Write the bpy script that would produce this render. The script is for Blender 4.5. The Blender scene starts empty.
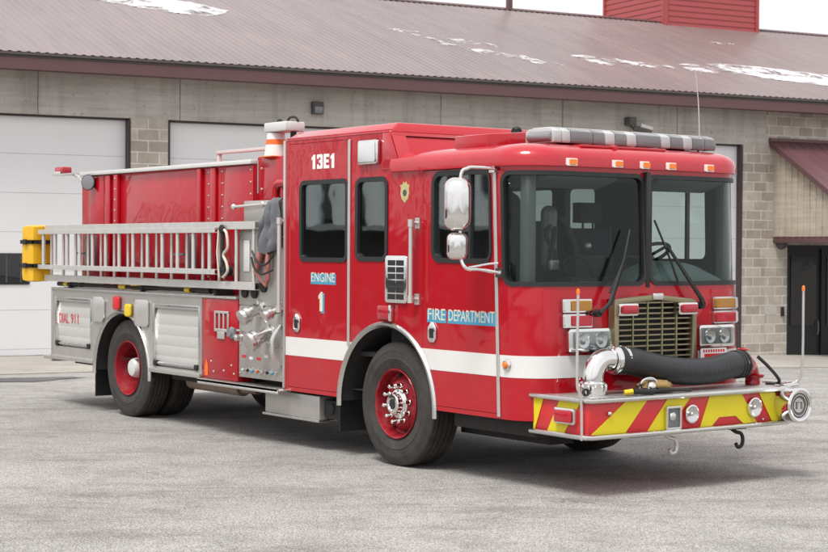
import bpy, bmesh, math, random
from mathutils import Vector, Matrix, noise
random.seed(7)
PI = math.pi
sc = bpy.context.scene
COL = sc.collection

# ------------------------------------------------------------------ materials
def new_mat(name):
    m = bpy.data.materials.new(name); m.use_nodes = True
    nt = m.node_tree
    return m, nt, nt.nodes, nt.links, nt.nodes['Principled BSDF']

def coords(nt, scale=(1, 1, 1), src='Object'):
    tc = nt.nodes.new('ShaderNodeTexCoord'); mp = nt.nodes.new('ShaderNodeMapping')
    mp.inputs['Scale'].default_value = scale
    if src == 'World':
        g = nt.nodes.new('ShaderNodeNewGeometry'); nt.links.new(g.outputs['Position'], mp.inputs['Vector'])
    else:
        nt.links.new(tc.outputs[src], mp.inputs['Vector'])
    return mp.outputs['Vector']

def nz(nt, vec, scale, detail=4, rough=.55, dist=0):
    n = nt.nodes.new('ShaderNodeTexNoise'); n.inputs['Scale'].default_value = scale
    n.inputs['Detail'].default_value = detail; n.inputs['Roughness'].default_value = rough
    n.inputs['Distortion'].default_value = dist
    nt.links.new(vec, n.inputs['Vector']); return n.outputs['Fac']

def ramp(nt, fac, stops):
    r = nt.nodes.new('ShaderNodeValToRGB'); e = r.color_ramp.elements
    while len(e) < len(stops): e.new(.5)
    for k, (p, c) in enumerate(stops):
        e[k].position = p; e[k].color = (*c, 1) if len(c) == 3 else c
    nt.links.new(fac, r.inputs['Fac']); return r.outputs['Color']

def mixc(nt, fac, a, b, mode='MIX'):
    m = nt.nodes.new('ShaderNodeMix'); m.data_type = 'RGBA'; m.blend_type = mode
    for s, v in ((m.inputs[0], fac), (m.inputs[6], a), (m.inputs[7], b)):
        if isinstance(v, (int, float)): s.default_value = v
        elif isinstance(v, tuple): s.default_value = (*v, 1) if len(v) == 3 else v
        else: nt.links.new(v, s)
    return m.outputs[2]

def math_(nt, op, a, b=None, c=None):
    m = nt.nodes.new('ShaderNodeMath'); m.operation = op
    for i, v in enumerate((a, b, c)):
        if v is None: continue
        if isinstance(v, (int, float)): m.inputs[i].default_value = v
        else: nt.links.new(v, m.inputs[i])
    return m.outputs[0]

def bump(nt, bsdf, h, strength=.3, dist=.01, prev=None):
    b = nt.nodes.new('ShaderNodeBump'); b.inputs['Strength'].default_value = strength
    b.inputs['Distance'].default_value = dist
    nt.links.new(h, b.inputs['Height'])
    if prev is not None: nt.links.new(prev, b.inputs['Normal'])
    nt.links.new(b.outputs['Normal'], bsdf.inputs['Normal']); return b.outputs['Normal']

def paint(name, col, rough=.28, coat=.6, var=.12, wob=.35, grime=.0):
    m, nt, N, L, B = new_mat(name)
    v = coords(nt, src='World')
    n1 = nz(nt, v, 2.2, 5)
    c = mixc(nt, n1, tuple(x * (1 - var) for x in col), tuple(min(1, x * (1 + var)) for x in col))
    if grime:
        g = nz(nt, v, 7, 8, .7)
        gm = ramp(nt, g, [(.5, (0, 0, 0)), (.8, (grime, grime, grime))])
        c = mixc(nt, gm, c, (.30, .27, .24))
    L.new(c, B.inputs['Base Color'])
    B.inputs['Roughness'].default_value = rough
    rr = ramp(nt, nz(nt, v, 3, 4, .6), [(.3, (rough * .85,) * 3), (.75, (min(1, rough * 1.25),) * 3)])
    L.new(rr, B.inputs['Roughness'])
    B.inputs['Coat Weight'].default_value = coat; B.inputs['Coat Roughness'].default_value = .05
    B.inputs['Coat IOR'].default_value = 1.5
    B.inputs['Specular IOR Level'].default_value = .15
    if wob:
        w = nz(nt, v, 2.1, 2, .5, .6)
        b = nt.nodes.new('ShaderNodeBump'); b.inputs['Strength'].default_value = wob; b.inputs['Distance'].default_value = .02
        L.new(w, b.inputs['Height']); L.new(b.outputs['Normal'], B.inputs['Normal']); L.new(b.outputs['Normal'], B.inputs['Coat Normal'])
    return m

def metal(name, col=(.6, .6, .6), rough=.3, metallic=1., brushed=0, var=.15, scale=6):
    m, nt, N, L, B = new_mat(name)
    v = coords(nt, src='World')
    vb = coords(nt, (1, 1, 60) if brushed == 1 else (60, 1, 1), 'World') if brushed else v
    n1 = nz(nt, v, scale, 6, .65)
    c = mixc(nt, n1, tuple(x * (1 - var) for x in col), tuple(min(1, x * (1 + var)) for x in col))
    L.new(c, B.inputs['Base Color'])
    B.inputs['Metallic'].default_value = metallic
    r = ramp(nt, nz(nt, vb, 5 if brushed else 14, 5, .7), [(.25, (rough * .7,) * 3), (.8, (min(1, rough * 1.35),) * 3)])
    L.new(r, B.inputs['Roughness'])
    return m

def plain(name, col, rough=.6, var=.15, scale=9, bumps=0, spec=.5, world=True):
    m, nt, N, L, B = new_mat(name)
    v = coords(nt, src='World' if world else 'Object')
    n1 = nz(nt, v, scale, 6, .6)
    c = mixc(nt, n1, tuple(x * (1 - var) for x in col), tuple(min(1, x * (1 + var)) for x in col))
    L.new(c, B.inputs['Base Color']); B.inputs['Roughness'].default_value = rough
    B.inputs['Specular IOR Level'].default_value = spec
    if bumps: bump(nt, B, nz(nt, v, scale * 6, 4), bumps, .004)
    return m

def glass(name, tint=(.55, .68, .64), refl=.08, ior=1.5, wob=.0):
    m = bpy.data.materials.new(name); m.use_nodes = True; nt = m.node_tree; nt.nodes.clear()
    o = nt.nodes.new('ShaderNodeOutputMaterial'); t = nt.nodes.new('ShaderNodeBsdfTransparent')
    t.inputs['Color'].default_value = (*tint, 1)
    g = nt.nodes.new('ShaderNodeBsdfGlossy'); g.inputs['Roughness'].default_value = .02
    g.inputs['Color'].default_value = (.9, .95, .95, 1)
    f0 = ((ior - 1) / (ior + 1)) ** 2 + refl * .5
    ge = nt.nodes.new('ShaderNodeNewGeometry'); dp = nt.nodes.new('ShaderNodeVectorMath'); dp.operation = 'DOT_PRODUCT'
    nt.links.new(ge.outputs['Normal'], dp.inputs[0]); nt.links.new(ge.outputs['Incoming'], dp.inputs[1])
    c1 = math_(nt, 'SUBTRACT', 1, math_(nt, 'ABSOLUTE', dp.outputs['Value']))
    a = math_(nt, 'ADD', math_(nt, 'MULTIPLY', math_(nt, 'POWER', c1, 5), 1 - f0), f0)
    mx = nt.nodes.new('ShaderNodeMixShader')
    nt.links.new(a, mx.inputs[0]); nt.links.new(t.outputs[0], mx.inputs[1]); nt.links.new(g.outputs[0], mx.inputs[2])
    nt.links.new(mx.outputs[0], o.inputs['Surface'])
    if wob:
        b = nt.nodes.new('ShaderNodeBump'); b.inputs['Strength'].default_value = wob; b.inputs['Distance'].default_value = .02
        nt.links.new(nz(nt, coords(nt, src='World'), 4.5, 1, .5, .3), b.inputs['Height'])
        nt.links.new(b.outputs['Normal'], g.inputs['Normal'])
    return m

M = {}
M['red'] = paint('red_paint', (.42, .0018, .0105), .3, .9, .07, .30, .05)
M['red2'] = paint('red_panel_paint', (.40, .0025, .0110), .34, .7, .1, .5, .04)
M['redroof'] = paint('red_roof_sky_sheen', (.46, .014, .025), .34, 1., .08, .2, .03)  # lightened red puts the pale sky reflection on the roof into the colour
M['redwheel'] = paint('red_wheel_paint', (.27, .010, .018), .5, .15, .3, .0, .35)
M['white'] = paint('white_stripe', (.72, .71, .69), .4, .15, .05, .15, .10)
M['black'] = plain('black_rubber', (.012, .012, .013), .55)
M['gasket'] = plain('window_gasket', (.014, .015, .016), .42)
M['dark'] = plain('dark_chassis', (.022, .021, .020), .8, .4)
M['chrome'] = metal('chrome', (.78, .77, .75), .1, 1, 0, .08)
M['bright'] = metal('polished_aluminium', (.66, .65, .63), .26, 1, 0, .1)
M['alu'] = metal('brushed_aluminium', (.56, .54, .51), .42, .75, 1, .14)
M['alupanel'] = metal('pump_panel_aluminium', (.47, .45, .42), .5, .6, 1, .10)
M['shutter'] = metal('shutter_aluminium', (.60, .59, .565), .45, .3, 2, .08)
M['trim'] = metal('satin_trim', (.60, .585, .565), .35, .6, 0, .12)
M['ladder'] = metal('ladder_aluminium', (.64, .625, .60), .42, .5, 0, .18, 12)
M['brass'] = metal('grille_frame', (.30, .265, .165), .38, .75, 0, .15)
M['yellow'] = plain('yellow_vinyl', (.80, .45, .012), .5, .12, 5, .2)
M['yellowp'] = plain('yellow_plastic', (.75, .52, .02), .45, .1)
M['orange'] = plain('orange_band', (.85, .16, .02), .5, .08)
M['conewhite'] = plain('white_sleeve', (.75, .73, .70), .5, .08)
M['interior'] = plain('cab_interior', (.020, .021, .021), .7, .3)
M['interiorg'] = plain('cab_lining', (.10, .11, .11), .75, .15)
M['dash'] = plain('dashboard', (.10, .145, .14), .55, .12, 5)
M['seat'] = plain('seat_fabric', (.028, .028, .030), .85, .35, 30)
M['gear'] = plain('gear_fabric', (.055, .052, .045), .9, .5, 20)
M['wglass'] = glass('windshield_glass', (.86, .90, .885), .0, 1.30, .03)
M['sglass'] = glass('side_glass', (.60, .66, .65), .16, 1.5, .022)
M['dglass'] = glass('door_glass', (.86, .91, .895), .10, 1.5, .03)
M['amberlens'] = paint('amber_lens', (.85, .20, .015), .2, .8, .2, 0)
M['amberdull'] = paint('amber_lens_dull', (.38, .17, .02), .2, .8, .2, 0)
M['redlens'] = paint('red_lens', (.42, .015, .03), .16, .9, .25, .2)
M['clearlens'] = paint('clear_lens', (.60, .62, .62), .12, .8, .15, .3)
M['greylens'] = paint('grey_lens', (.20, .20, .21), .2, .8, .25, .3)
M['barclearlens'] = paint('bar_clear_lens', (.46, .47, .47), .15, .8, .3, .4)
M['bargreylens'] = paint('bar_grey_lens', (.17, .17, .175), .2, .8, .35, .4)
M['signred'] = plain('reflective_red', (.62, .03, .035), .35, .1)
M['signyel'] = plain('reflective_yellow', (.72, .60, .012), .35, .1)
M['lettwhite'] = plain('white_lettering', (.82, .82, .80), .4, .04)
M['lettgold'] = plain('gold_leaf_lettering', (.70, .66, .52), .3, .4, 24)
M['lettblue'] = plain('blue_letter_shade', (.06, .30, .46), .35, .3, 24)
M['lettred'] = plain('red_lettering', (.62, .02, .03), .4, .05)
M['lettblack'] = plain('black_lettering', (.02, .02, .02), .4, .05)
M['cloth'] = plain('grey_cloth', (.15, .155, .17), .9, .5, 11, .5)
M['hosered'] = plain('red_booster_hose', (.46, .17, .15), .6, .25, 14)
M['hoseblk'] = plain('black_suction_hose', (.018, .019, .021), .42, .3, 16)
def snow_mat(lo=.40, hi=.56):
    m, nt, N, L, B = new_mat('snow')
    B.inputs['Base Color'].default_value = (.90, .90, .92, 1); B.inputs['Roughness'].default_value = .7
    v = coords(nt, src='Object'); a = nz(nt, v, 1.5, 8, .75, .4)
    r = ramp(nt, a, [(lo, (0, 0, 0)), (hi, (1, 1, 1))])
    L.new(r, B.inputs['Alpha']); return m
M['snow'] = snow_mat(); M['snowthin'] = snow_mat(.47, .66)
M['fixture'] = plain('lamp_housing', (.08, .075, .07), .6, .2)
M['ltgrey'] = plain('light_grey_plastic', (.62, .62, .60), .45, .08)

def tread_mat():
    m, nt, N, L, B = new_mat('tread_plate')
    v = coords(nt, (1, 1, 1), 'World')
    ck = nt.nodes.new('ShaderNodeTexVoronoi'); ck.inputs['Scale'].default_value = 38
    ck.feature = 'F1'; L.new(v, ck.inputs['Vector'])
    B.inputs['Base Color'].default_value = (.58, .565, .54, 1); B.inputs['Metallic'].default_value = .8
    B.inputs['Roughness'].default_value = .38
    bump(nt, B, ck.outputs['Distance'], .7, .006)
    return m
M['tread'] = tread_mat()

def tyre_mat():
    m, nt, N, L, B = new_mat('tyre_rubber')
    v = coords(nt, src='World')
    n = nz(nt, v, 6, 7, .7)
    c = ramp(nt, n, [(.3, (.018, .017, .016)), (.72, (.062, .052, .045))])
    L.new(c, B.inputs['Base Color']); B.inputs['Roughness'].default_value = .75
    # sipes across the ribs: radial stripes about the axle
    tc = N.new('ShaderNodeTexCoord'); sp = N.new('ShaderNodeSeparateXYZ'); L.new(tc.outputs['Object'], sp.inputs[0])
    an = math_(nt, 'ARCTAN2', math_(nt, 'SUBTRACT', sp.outputs[2], .53), sp.outputs[0])
    an = math_(nt, 'ADD', an, math_(nt, 'MULTIPLY', math_(nt, 'PINGPONG', sp.outputs[1], .04), .45))
    w = math_(nt, 'FRACT', math_(nt, 'MULTIPLY', an, 14.0)); sl = math_(nt, 'LESS_THAN', w, .16)
    rad = math_(nt, 'SQRT', math_(nt, 'ADD', math_(nt, 'POWER', sp.outputs[0], 2), math_(nt, 'POWER', math_(nt, 'SUBTRACT', sp.outputs[2], .53), 2)))
    msk = math_(nt, 'GREATER_THAN', rad, .508)
    h = math_(nt, 'SUBTRACT', 1, math_(nt, 'MULTIPLY', sl, msk))
    b0 = bump(nt, B, h, 1., .012)
    bump(nt, B, nz(nt, v, 60, 3), .25, .003, b0)
    return m
M['tyre'] = tyre_mat()

def asphalt_mat():
    m, nt, N, L, B = new_mat('asphalt')
    v = coords(nt, src='World')
    big = nz(nt, v, .22, 6, .6); mid = nz(nt, v, 1.6, 8, .7); fine = nz(nt, v, 75, 2, .7); fine2 = nz(nt, v, 26, 4, .8)
    c = ramp(nt, big, [(.3, (.325, .313, .297)), (.7, (.415, .40, .382))])
    c2 = ramp(nt, mid, [(.28, (.66, .66, .66)), (.5, (.96, .96, .96)), (.8, (1.14, 1.13, 1.12))])
    c = mixc(nt, 1., c, c2, 'MULTIPLY')
    f = ramp(nt, fine, [(.36, (.34, .33, .32)), (.5, (1.0, 1.0, 1.0)), (.64, (1.62, 1.61, 1.60))])
    c = mixc(nt, .9, c, f, 'MULTIPLY')
    f2 = ramp(nt, fine2, [(.34, (.60, .585, .57)), (.52, (1.0, 1.0, 1.0)), (.70, (1.25, 1.25, 1.25))])
    c = mixc(nt, .8, c, f2, 'MULTIPLY')
    # tyre scuffs and stains stretched along the driving direction
    ge = N.new('ShaderNodeNewGeometry'); mp = N.new('ShaderNodeMapping'); mp.vector_type = 'TEXTURE'
    mp.inputs['Rotation'].default_value = (0, 0, math.radians(58)); mp.inputs['Scale'].default_value = (2.6, .8, 1)
    L.new(ge.outputs['Position'], mp.inputs['Vector']); vs = mp.outputs['Vector']
    st = ramp(nt, nz(nt, vs, 1.1, 9, .78, .4), [(.38, (.42, .385, .36)), (.50, (1, 1, 1))])
    st2 = ramp(nt, nz(nt, v, 9, 5, .8), [(.35, (.62, .60, .58)), (.55, (1, 1, 1))])
    c = mixc(nt, .45, c, st, 'MULTIPLY'); c = mixc(nt, .4, c, st2, 'MULTIPLY')
    # cracks
    wv = N.new('ShaderNodeVectorMath'); wv.operation = 'ADD'
    nn = N.new('ShaderNodeTexNoise'); nn.inputs['Scale'].default_value = 1.4; nn.inputs['Detail'].default_value = 6
    L.new(v, nn.inputs['Vector']); 
    sc_ = N.new('ShaderNodeVectorMath'); sc_.operation = 'SCALE'; sc_.inputs['Scale'].default_value = 2.2
    L.new(nn.outputs['Color'], sc_.inputs[0]); L.new(v, wv.inputs[0]); L.new(sc_.outputs[0], wv.inputs[1])
    vo = N.new('ShaderNodeTexVoronoi'); vo.feature = 'DISTANCE_TO_EDGE'; vo.inputs['Scale'].default_value = .55
    L.new(wv.outputs[0], vo.inputs['Vector'])
    ck = ramp(nt, vo.outputs['Distance'], [(.0, (1, 1, 1)), (.004, (.6, .6, .6)), (.009, (0, 0, 0))])
    cm = ramp(nt, nz(nt, v, .5, 3), [(.50, (0, 0, 0)), (.62, (.8, .8, .8))])
    cf = mixc(nt, 1., ck, cm, 'MULTIPLY')
    c = mixc(nt, cf, c, (.10, .095, .09))
    L.new(c, B.inputs['Base Color']); B.inputs['Roughness'].default_value = .9
    B.inputs['Specular IOR Level'].default_value = .3
    nrm = bump(nt, B, fine2, .5, .012)
    bump(nt, B, fine, .6, .006, nrm)
    return m
M['asphalt'] = asphalt_mat()

def concrete_mat(name, a, b, stains=True):
    m, nt, N, L, B = new_mat(name)
    v = coords(nt, src='Object')
    n = nz(nt, v, 1.1, 8, .65); c = ramp(nt, n, [(.3, a), (.72, b)])
    if stains:
        vs = coords(nt, (2.2, 2.2, .18), 'Object')
        s = ramp(nt, nz(nt, vs, 1.5, 7, .7), [(.36, (.62, .60, .58)), (.50, (1, 1, 1))])
        c = mixc(nt, .45, c, s, 'MULTIPLY')
        h = ramp(nt, nz(nt, coords(nt, (.5, .5, 9), 'Object'), 1.2, 5, .7), [(.4, (.80, .79, .77)), (.6, (1, 1, 1))])
        c = mixc(nt, .8, c, h, 'MULTIPLY')
        p = ramp(nt, nz(nt, v, 16, 3, .5), [(.28, (.45, .44, .42)), (.36, (1, 1, 1))])
        c = mixc(nt, .7, c, p, 'MULTIPLY')
    L.new(c, B.inputs['Base Color']); B.inputs['Roughness'].default_value = .85
    bump(nt, B, nz(nt, v, 22, 5), .25, .01)
    return m
M['concrete'] = concrete_mat('board_marked_concrete', (.42, .395, .36), (.54, .515, .475))
M['apron'] = concrete_mat('apron_concrete', (.29, .265, .235), (.42, .39, .35), False)

def block_mat():
    m, nt, N, L, B = new_mat('split_block')
    tc = N.new('ShaderNodeTexCoord'); sp = N.new('ShaderNodeSeparateXYZ'); L.new(tc.outputs['Object'], sp.inputs[0])
    cb = N.new('ShaderNodeCombineXYZ')
    s = math_(nt, 'ADD', sp.outputs[0], sp.outputs[1]); L.new(s, cb.inputs[0]); L.new(sp.outputs[2], cb.inputs[1])
    br = N.new('ShaderNodeTexBrick'); br.inputs['Scale'].default_value = 1
    br.inputs['Brick Width'].default_value = .40; br.inputs['Row Height'].default_value = .2
    br.inputs['Mortar Size'].default_value = .012; br.inputs['Mortar Smooth'].default_value = .3
    br.inputs['Color1'].default_value = (.36, .315, .265, 1); br.inputs['Color2'].default_value = (.53, .485, .43, 1)
    br.inputs['Mortar'].default_value = (.66, .625, .57, 1); br.inputs['Bias'].default_value = .0
    L.new(cb.outputs[0], br.inputs['Vector'])
    v = coords(nt, src='Object')
    n = ramp(nt, nz(nt, v, 4, 7, .7), [(.3, (.78, .77, .76)), (.7, (1.12, 1.12, 1.12))])
    c = mixc(nt, 1., br.outputs['Color'], n, 'MULTIPLY')
    # uneven darker tone low on the wall
    zf = math_(nt, 'SUBTRACT', .85, sp.outputs[2])
    zz = math_(nt, 'ADD', zf, math_(nt, 'MULTIPLY', nz(nt, v, 1.8, 5), 1.2))
    dm = ramp(nt, zz, [(.95, (0, 0, 0)), (1.35, (1, 1, 1))])
    c = mixc(nt, math_(nt, 'MULTIPLY', dm, .6), c, (.13, .11, .095))
    L.new(c, B.inputs['Base Color']); B.inputs['Roughness'].default_value = .9
    inv = math_(nt, 'SUBTRACT', 1, br.outputs['Fac'])
    nr = bump(nt, B, inv, .6, .012); bump(nt, B, nz(nt, v, 30, 4), .35, .01, nr)
    return m
M['block'] = block_mat()

def roof_mat(name, col, rough):
    m, nt, N, L, B = new_mat(name)
    v = coords(nt, src='Object')
    n = ramp(nt, nz(nt, coords(nt, (3, .4, .4), 'Object'), 1.2, 7, .7), [(.3, tuple(x * .85 for x in col)), (.7, tuple(x * 1.15 for x in col))])
    big = ramp(nt, nz(nt, v, .25, 4), [(.35, (.92, .92, .92)), (.65, (1.08, 1.06, 1.05))])
    c = mixc(nt, 1., n, big, 'MULTIPLY')
    # sheet laps across the slope and fastener streaks
    L.new(c, B.inputs['Base Color'])
    B.inputs['Roughness'].default_value = rough; B.inputs['Metallic'].default_value = 0
    B.inputs['Specular IOR Level'].default_value = .7
    bump(nt, B, nz(nt, v, 3, 4), .15, .01)
    return m
M['roof'] = roof_mat('ribbed_roof_sheet', (.20, .155, .150), .34)
M['porchroof'] = roof_mat('porch_roof_sheet', (.125, .055, .062), .4)
M['fascia'] = plain('fascia_trim', (.115, .055, .056), .5, .12, 2)
M['eave'] = plain('eave_edge', (.085, .070, .066), .6, .25, 8)
M['doorwhite'] = plain('overhead_door_white', (.74, .745, .75), .5, .03, 1.2, 0, .4)
M['doorframe'] = plain('dark_door_frame', (.05, .035, .035), .6)
M['siding'] = concrete_mat('pale_board_siding', (.40, .345, .275), (.52, .46, .38))
M['towerred'] = plain('tower_siding_red', (.38, .065, .068), .5, .06, 3)
M['darkglass'] = paint('dark_pane', (.010, .011, .012), .08, .8, .1, .1)
M['blackdoor'] = plain('black_entry_door', (.012, .012, .013), .5)
M['hill'] = plain('far_ground_cover', (.050, .048, .042), .95, .5, .12)
M['puddle'] = plain('dark_wet_patch', (.05, .048, .045), .35, .4, 3)

# ------------------------------------------------------------------ geometry
class G:
    def __init__(s): s.v = []; s.f = []; s.sm = []
    def add(s, vs, fs, smooth=False):
        o = len(s.v); s.v += [Vector(p) for p in vs]
        for f in fs: s.f.append([i + o for i in f]); s.sm.append(smooth)
        return s
    def box(s, a, b):
        x0, y0, z0 = a; x1, y1, z1 = b
        if x0 > x1: x0, x1 = x1, x0
        if y0 > y1: y0, y1 = y1, y0
        if z0 > z1: z0, z1 = z1, z0
        return s.add([(x0, y0, z0), (x1, y0, z0), (x1, y1, z0), (x0, y1, z0), (x0, y0, z1), (x1, y0, z1), (x1, y1, z1), (x0, y1, z1)],
                     [(3, 2, 1, 0), (4, 5, 6, 7), (0, 1, 5, 4), (1, 2, 6, 5), (2, 3, 7, 6), (3, 0, 4, 7)])
    def prism(s, poly, plane, a, b):
        """poly 2D; plane 'xz' extrudes along y, 'yz' along x, 'xy' along z"""
        def P(p, w): return {'xz': (p[0], w, p[1]), 'yz': (w, p[0], p[1]), 'xy': (p[0], p[1], w)}[plane]
        n = len(poly); vs = [P(p, a) for p in poly] + [P(p, b) for p in poly]
        fs = [tuple(range(n)), tuple(range(2 * n - 1, n - 1, -1))] + [(i, i + n, (i + 1) % n + n, (i + 1) % n) for i in range(n)]
        return s.add(vs, fs)
    def cyl(s, p0, p1, r, n=20, r1=None, caps=True):
        r1 = r if r1 is None else r1
        p0 = Vector(p0); p1 = Vector(p1); d = (p1 - p0).normalized()
        q = d.to_track_quat('Z', 'Y'); vs = []
        for p, rr in ((p0, r), (p1, r1)):
            for k in range(n):
                t = 2 * PI * k / n; vs.append(p + q @ Vector((rr * math.cos(t), rr * math.sin(t), 0)))
        s.add(vs, [(k, (k + 1) % n, (k + 1) % n + n, k + n) for k in range(n)], True)
        if caps:
            s.add(vs[:n], [tuple(range(n - 1, -1, -1))]); s.add(vs[n:], [tuple(range(n))])
        return s
    def tube(s, pts, r, n=10, caps=True, sub=0):
        pts = [Vector(p) for p in pts]
        if sub: pts = catmull(pts, sub)
        rs = r if isinstance(r, (list, tuple)) else [r] * len(pts)
        rings = []; prev = None
        for i, p in enumerate(pts):
            d = (pts[min(i + 1, len(pts) - 1)] - pts[max(i - 1, 0)]).normalized()
            if prev is None:
                u = d.orthogonal().normalized()
            else:
                u = (prev - d * prev.dot(d)).normalized()
            prev = u; w = d.cross(u)
            rings.append([p + (u * math.cos(2 * PI * k / n) + w * math.sin(2 * PI * k / n)) * rs[min(i, len(rs) - 1)] for k in range(n)])
        vs = [q for R in rings for q in R]
        s.add(vs, [(i * n + k, i * n + (k + 1) % n, (i + 1) * n + (k + 1) % n, (i + 1) * n + k) for i in range(len(rings) - 1) for k in range(n)], True)
        if caps:
            s.add(rings[0], [tuple(range(n - 1, -1, -1))]); s.add(rings[-1], [tuple(range(n))])
        return s
    def lathe(s, prof, o, axis, n=48, smooth=True, a0=0, a1=2 * PI):
        """prof: list of (radius, along)"""
        o = Vector(o); d = Vector(axis).normalized(); q = d.to_track_quat('Z', 'Y')
        full = abs(a1 - a0 - 2 * PI) < 1e-6; cols = n if full else n + 1; vs = []
        for r, a in prof:
            for k in range(cols):
                t = a0 + (a1 - a0) * k / n; vs.append(o + q @ Vector((r * math.cos(t), r * math.sin(t), a)))
        fs = []
        for i in range(len(prof) - 1):
            for k in range(n):
                k2 = (k + 1) % cols
                fs.append((i * cols + k, i * cols + k2, (i + 1) * cols + k2, (i + 1) * cols + k))
        return s.add(vs, fs, smooth)
    def sphere(s, c, r, n=14, sc_=(1, 1, 1)):
        c = Vector(c); m = n // 2; vs = []
        for i in range(m + 1):
            a = PI * i / m
            for k in range(n):
                b = 2 * PI * k / n
                vs.append(c + Vector((r * sc_[0] * math.sin(a) * math.cos(b), r * sc_[1] * math.sin(a) * math.sin(b), r * sc_[2] * math.cos(a))))
        return s.add(vs, [(i * n + k, (i + 1) * n + k, (i + 1) * n + (k + 1) % n, i * n + (k + 1) % n) for i in range(m) for k in range(n)], True)

def catmull(P, k):
    out = []
    Q = [P[0] * 2 - P[1]] + P + [P[-1] * 2 - P[-2]]
    for i in range(1, len(Q) - 2):
        a, b, c, d = Q[i - 1:i + 3]
        for j in range(k):
            t = j / k
            out.append(.5 * ((2 * b) + (c - a) * t + (2 * a - 5 * b + 4 * c - d) * t * t + (3 * b - a - 3 * c + d) * t ** 3))
    out.append(P[-1]); return out

def link(name, me, mat, parent=None, recentre=True):
    o = bpy.data.objects.new(name, me)
    if mat is not None:
        me.materials.clear()
        for m in (mat if isinstance(mat, (list, tuple)) else [mat]): me.materials.append(m)
    COL.objects.link(o)
    org = Vector((0, 0, 0))
    if recentre and len(me.vertices):
        xs = [v.co for v in me.vertices]
        lo = Vector([min(p[i] for p in xs) for i in range(3)]); hi = Vector([max(p[i] for p in xs) for i in range(3)])
        org = Vector(((lo.x + hi.x) / 2, (lo.y + hi.y) / 2, lo.z))
        me.transform(Matrix.Translation(-org))
    po = Vector(parent['_o']) if parent is not None and '_o' in parent else Vector((0, 0, 0))
    o.location = org - po; o['_o'] = list(org)
    if parent is not None: o.parent = parent
    return o

def finish(me, bevel=0, seg=2, ang=32, weld=True, smooth_all=None):
    bm = bmesh.new(); bm.from_mesh(me)
    if weld: bmesh.ops.remove_doubles(bm, verts=bm.verts, dist=1e-5)
    bmesh.ops.recalc_face_normals(bm, faces=bm.faces)
    if bevel:
        es = [e for e in bm.edges if len(e.link_faces) == 2 and e.calc_face_angle(0) > math.radians(ang)]
        if es: bmesh.ops.bevel(bm, geom=es, offset=bevel, segments=seg, profile=.5, affect='EDGES', clamp_overlap=True)
    for f in bm.faces: f.smooth = True
    for e in bm.edges:
        e.smooth = not (len(e.link_faces) == 2 and e.calc_face_angle(0) > math.radians(ang))
    bm.to_mesh(me); bm.free()

def mesh(g, bevel=0, seg=2, ang=32, weld=True):
    me = bpy.data.meshes.new('m'); me.from_pydata([tuple(v) for v in g.v], [], g.f); me.validate()
    finish(me, bevel, seg, ang, weld); return me

def part(name, g, mat, parent=None, bevel=0, seg=2, ang=32, label=None, recentre=True):
    me = mesh(g, bevel, seg, ang); me.name = name
    o = link(name, me, mat, parent, recentre)
    if label: o['label'] = label
    return o

def tag(o, label, cat, group=None, kind=None):
    o['label'] = label; o['category'] = cat
    if group: o['group'] = group
    if kind: o['kind'] = kind
    return o

def empty(name, loc=(0, 0, 0), rotz=0):
    o = bpy.data.objects.new(name, None); COL.objects.link(o); o.location = loc; o.rotation_euler = (0, 0, rotz)
    o.empty_display_size = .3
    o['_o'] = [0, 0, 0] if rotz else list(loc)
    return o

def boolean(me, cutters, op='DIFFERENCE'):
    a = bpy.data.objects.new('a', me); COL.objects.link(a)
    tmp = []
    for c in cutters:
        b = bpy.data.objects.new('b', c); COL.objects.link(b); tmp.append(b)
        md = a.modifiers.new('x', 'BOOLEAN'); md.operation = op; md.object = b; md.solver = 'EXACT'
    dg = bpy.context.evaluated_depsgraph_get(); dg.update()
    r = bpy.data.meshes.new_from_object(a.evaluated_get(dg))
    for o in tmp + [a]: bpy.data.objects.remove(o)
    return r

def rrect(x0, z0, x1, z1, r, n=5):
    pts = []
    for cx, cz, a in ((x1 - r, z1 - r, 0), (x0 + r, z1 - r, PI / 2), (x0 + r, z0 + r, PI), (x1 - r, z0 + r, 1.5 * PI)):
        for k in range(n + 1):
            t = a + PI / 2 * k / n; pts.append((cx + r * math.cos(t), cz + r * math.sin(t)))
    return pts

def text_mesh(txt, size, extrude=.001, offset=0., sx=1., align='LEFT'):
    cu = bpy.data.curves.new('t', 'FONT'); cu.body = txt; cu.size = size; cu.extrude = extrude; cu.offset = offset
    cu.align_x = align; cu.resolution_u = 3
    o = bpy.data.objects.new('t', cu); COL.objects.link(o)
    dg = bpy.context.evaluated_depsgraph_get(); dg.update()
    me = bpy.data.meshes.new_from_object(o.evaluated_get(dg)); bpy.data.objects.remove(o)
    me.transform(Matrix.Diagonal((sx, 1, 1, 1))); return me

def side_text(name, txt, x0, x1, z0, z1, y, mat, parent, offset=0., dx=0, dz=0, dy=0):
    """lettering on the right-hand side (read with x increasing to the right)"""
    me = text_mesh(txt, 1., .0, offset)
    xs = [v.co.x for v in me.vertices]; ys = [v.co.y for v in me.vertices]
    a, b, c, d = min(xs), max(xs), min(ys), max(ys)
    for v in me.vertices:
        X = x0 + (v.co.x - a) / (b - a) * (x1 - x0); Z = z0 + (v.co.y - c) / (d - c) * (z1 - z0)
        v.co = Vector((X + dx, y + dy, Z + dz))
    bm = bmesh.new(); bm.from_mesh(me)
    r = bmesh.ops.extrude_face_region(bm, geom=bm.faces[:])
    for q in r['geom']:
        if isinstance(q, bmesh.types.BMVert): q.co.y -= .0012
    bmesh.ops.recalc_face_normals(bm, faces=bm.faces); bm.to_mesh(me); bm.free()
    return link(name, me, mat, parent)

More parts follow.
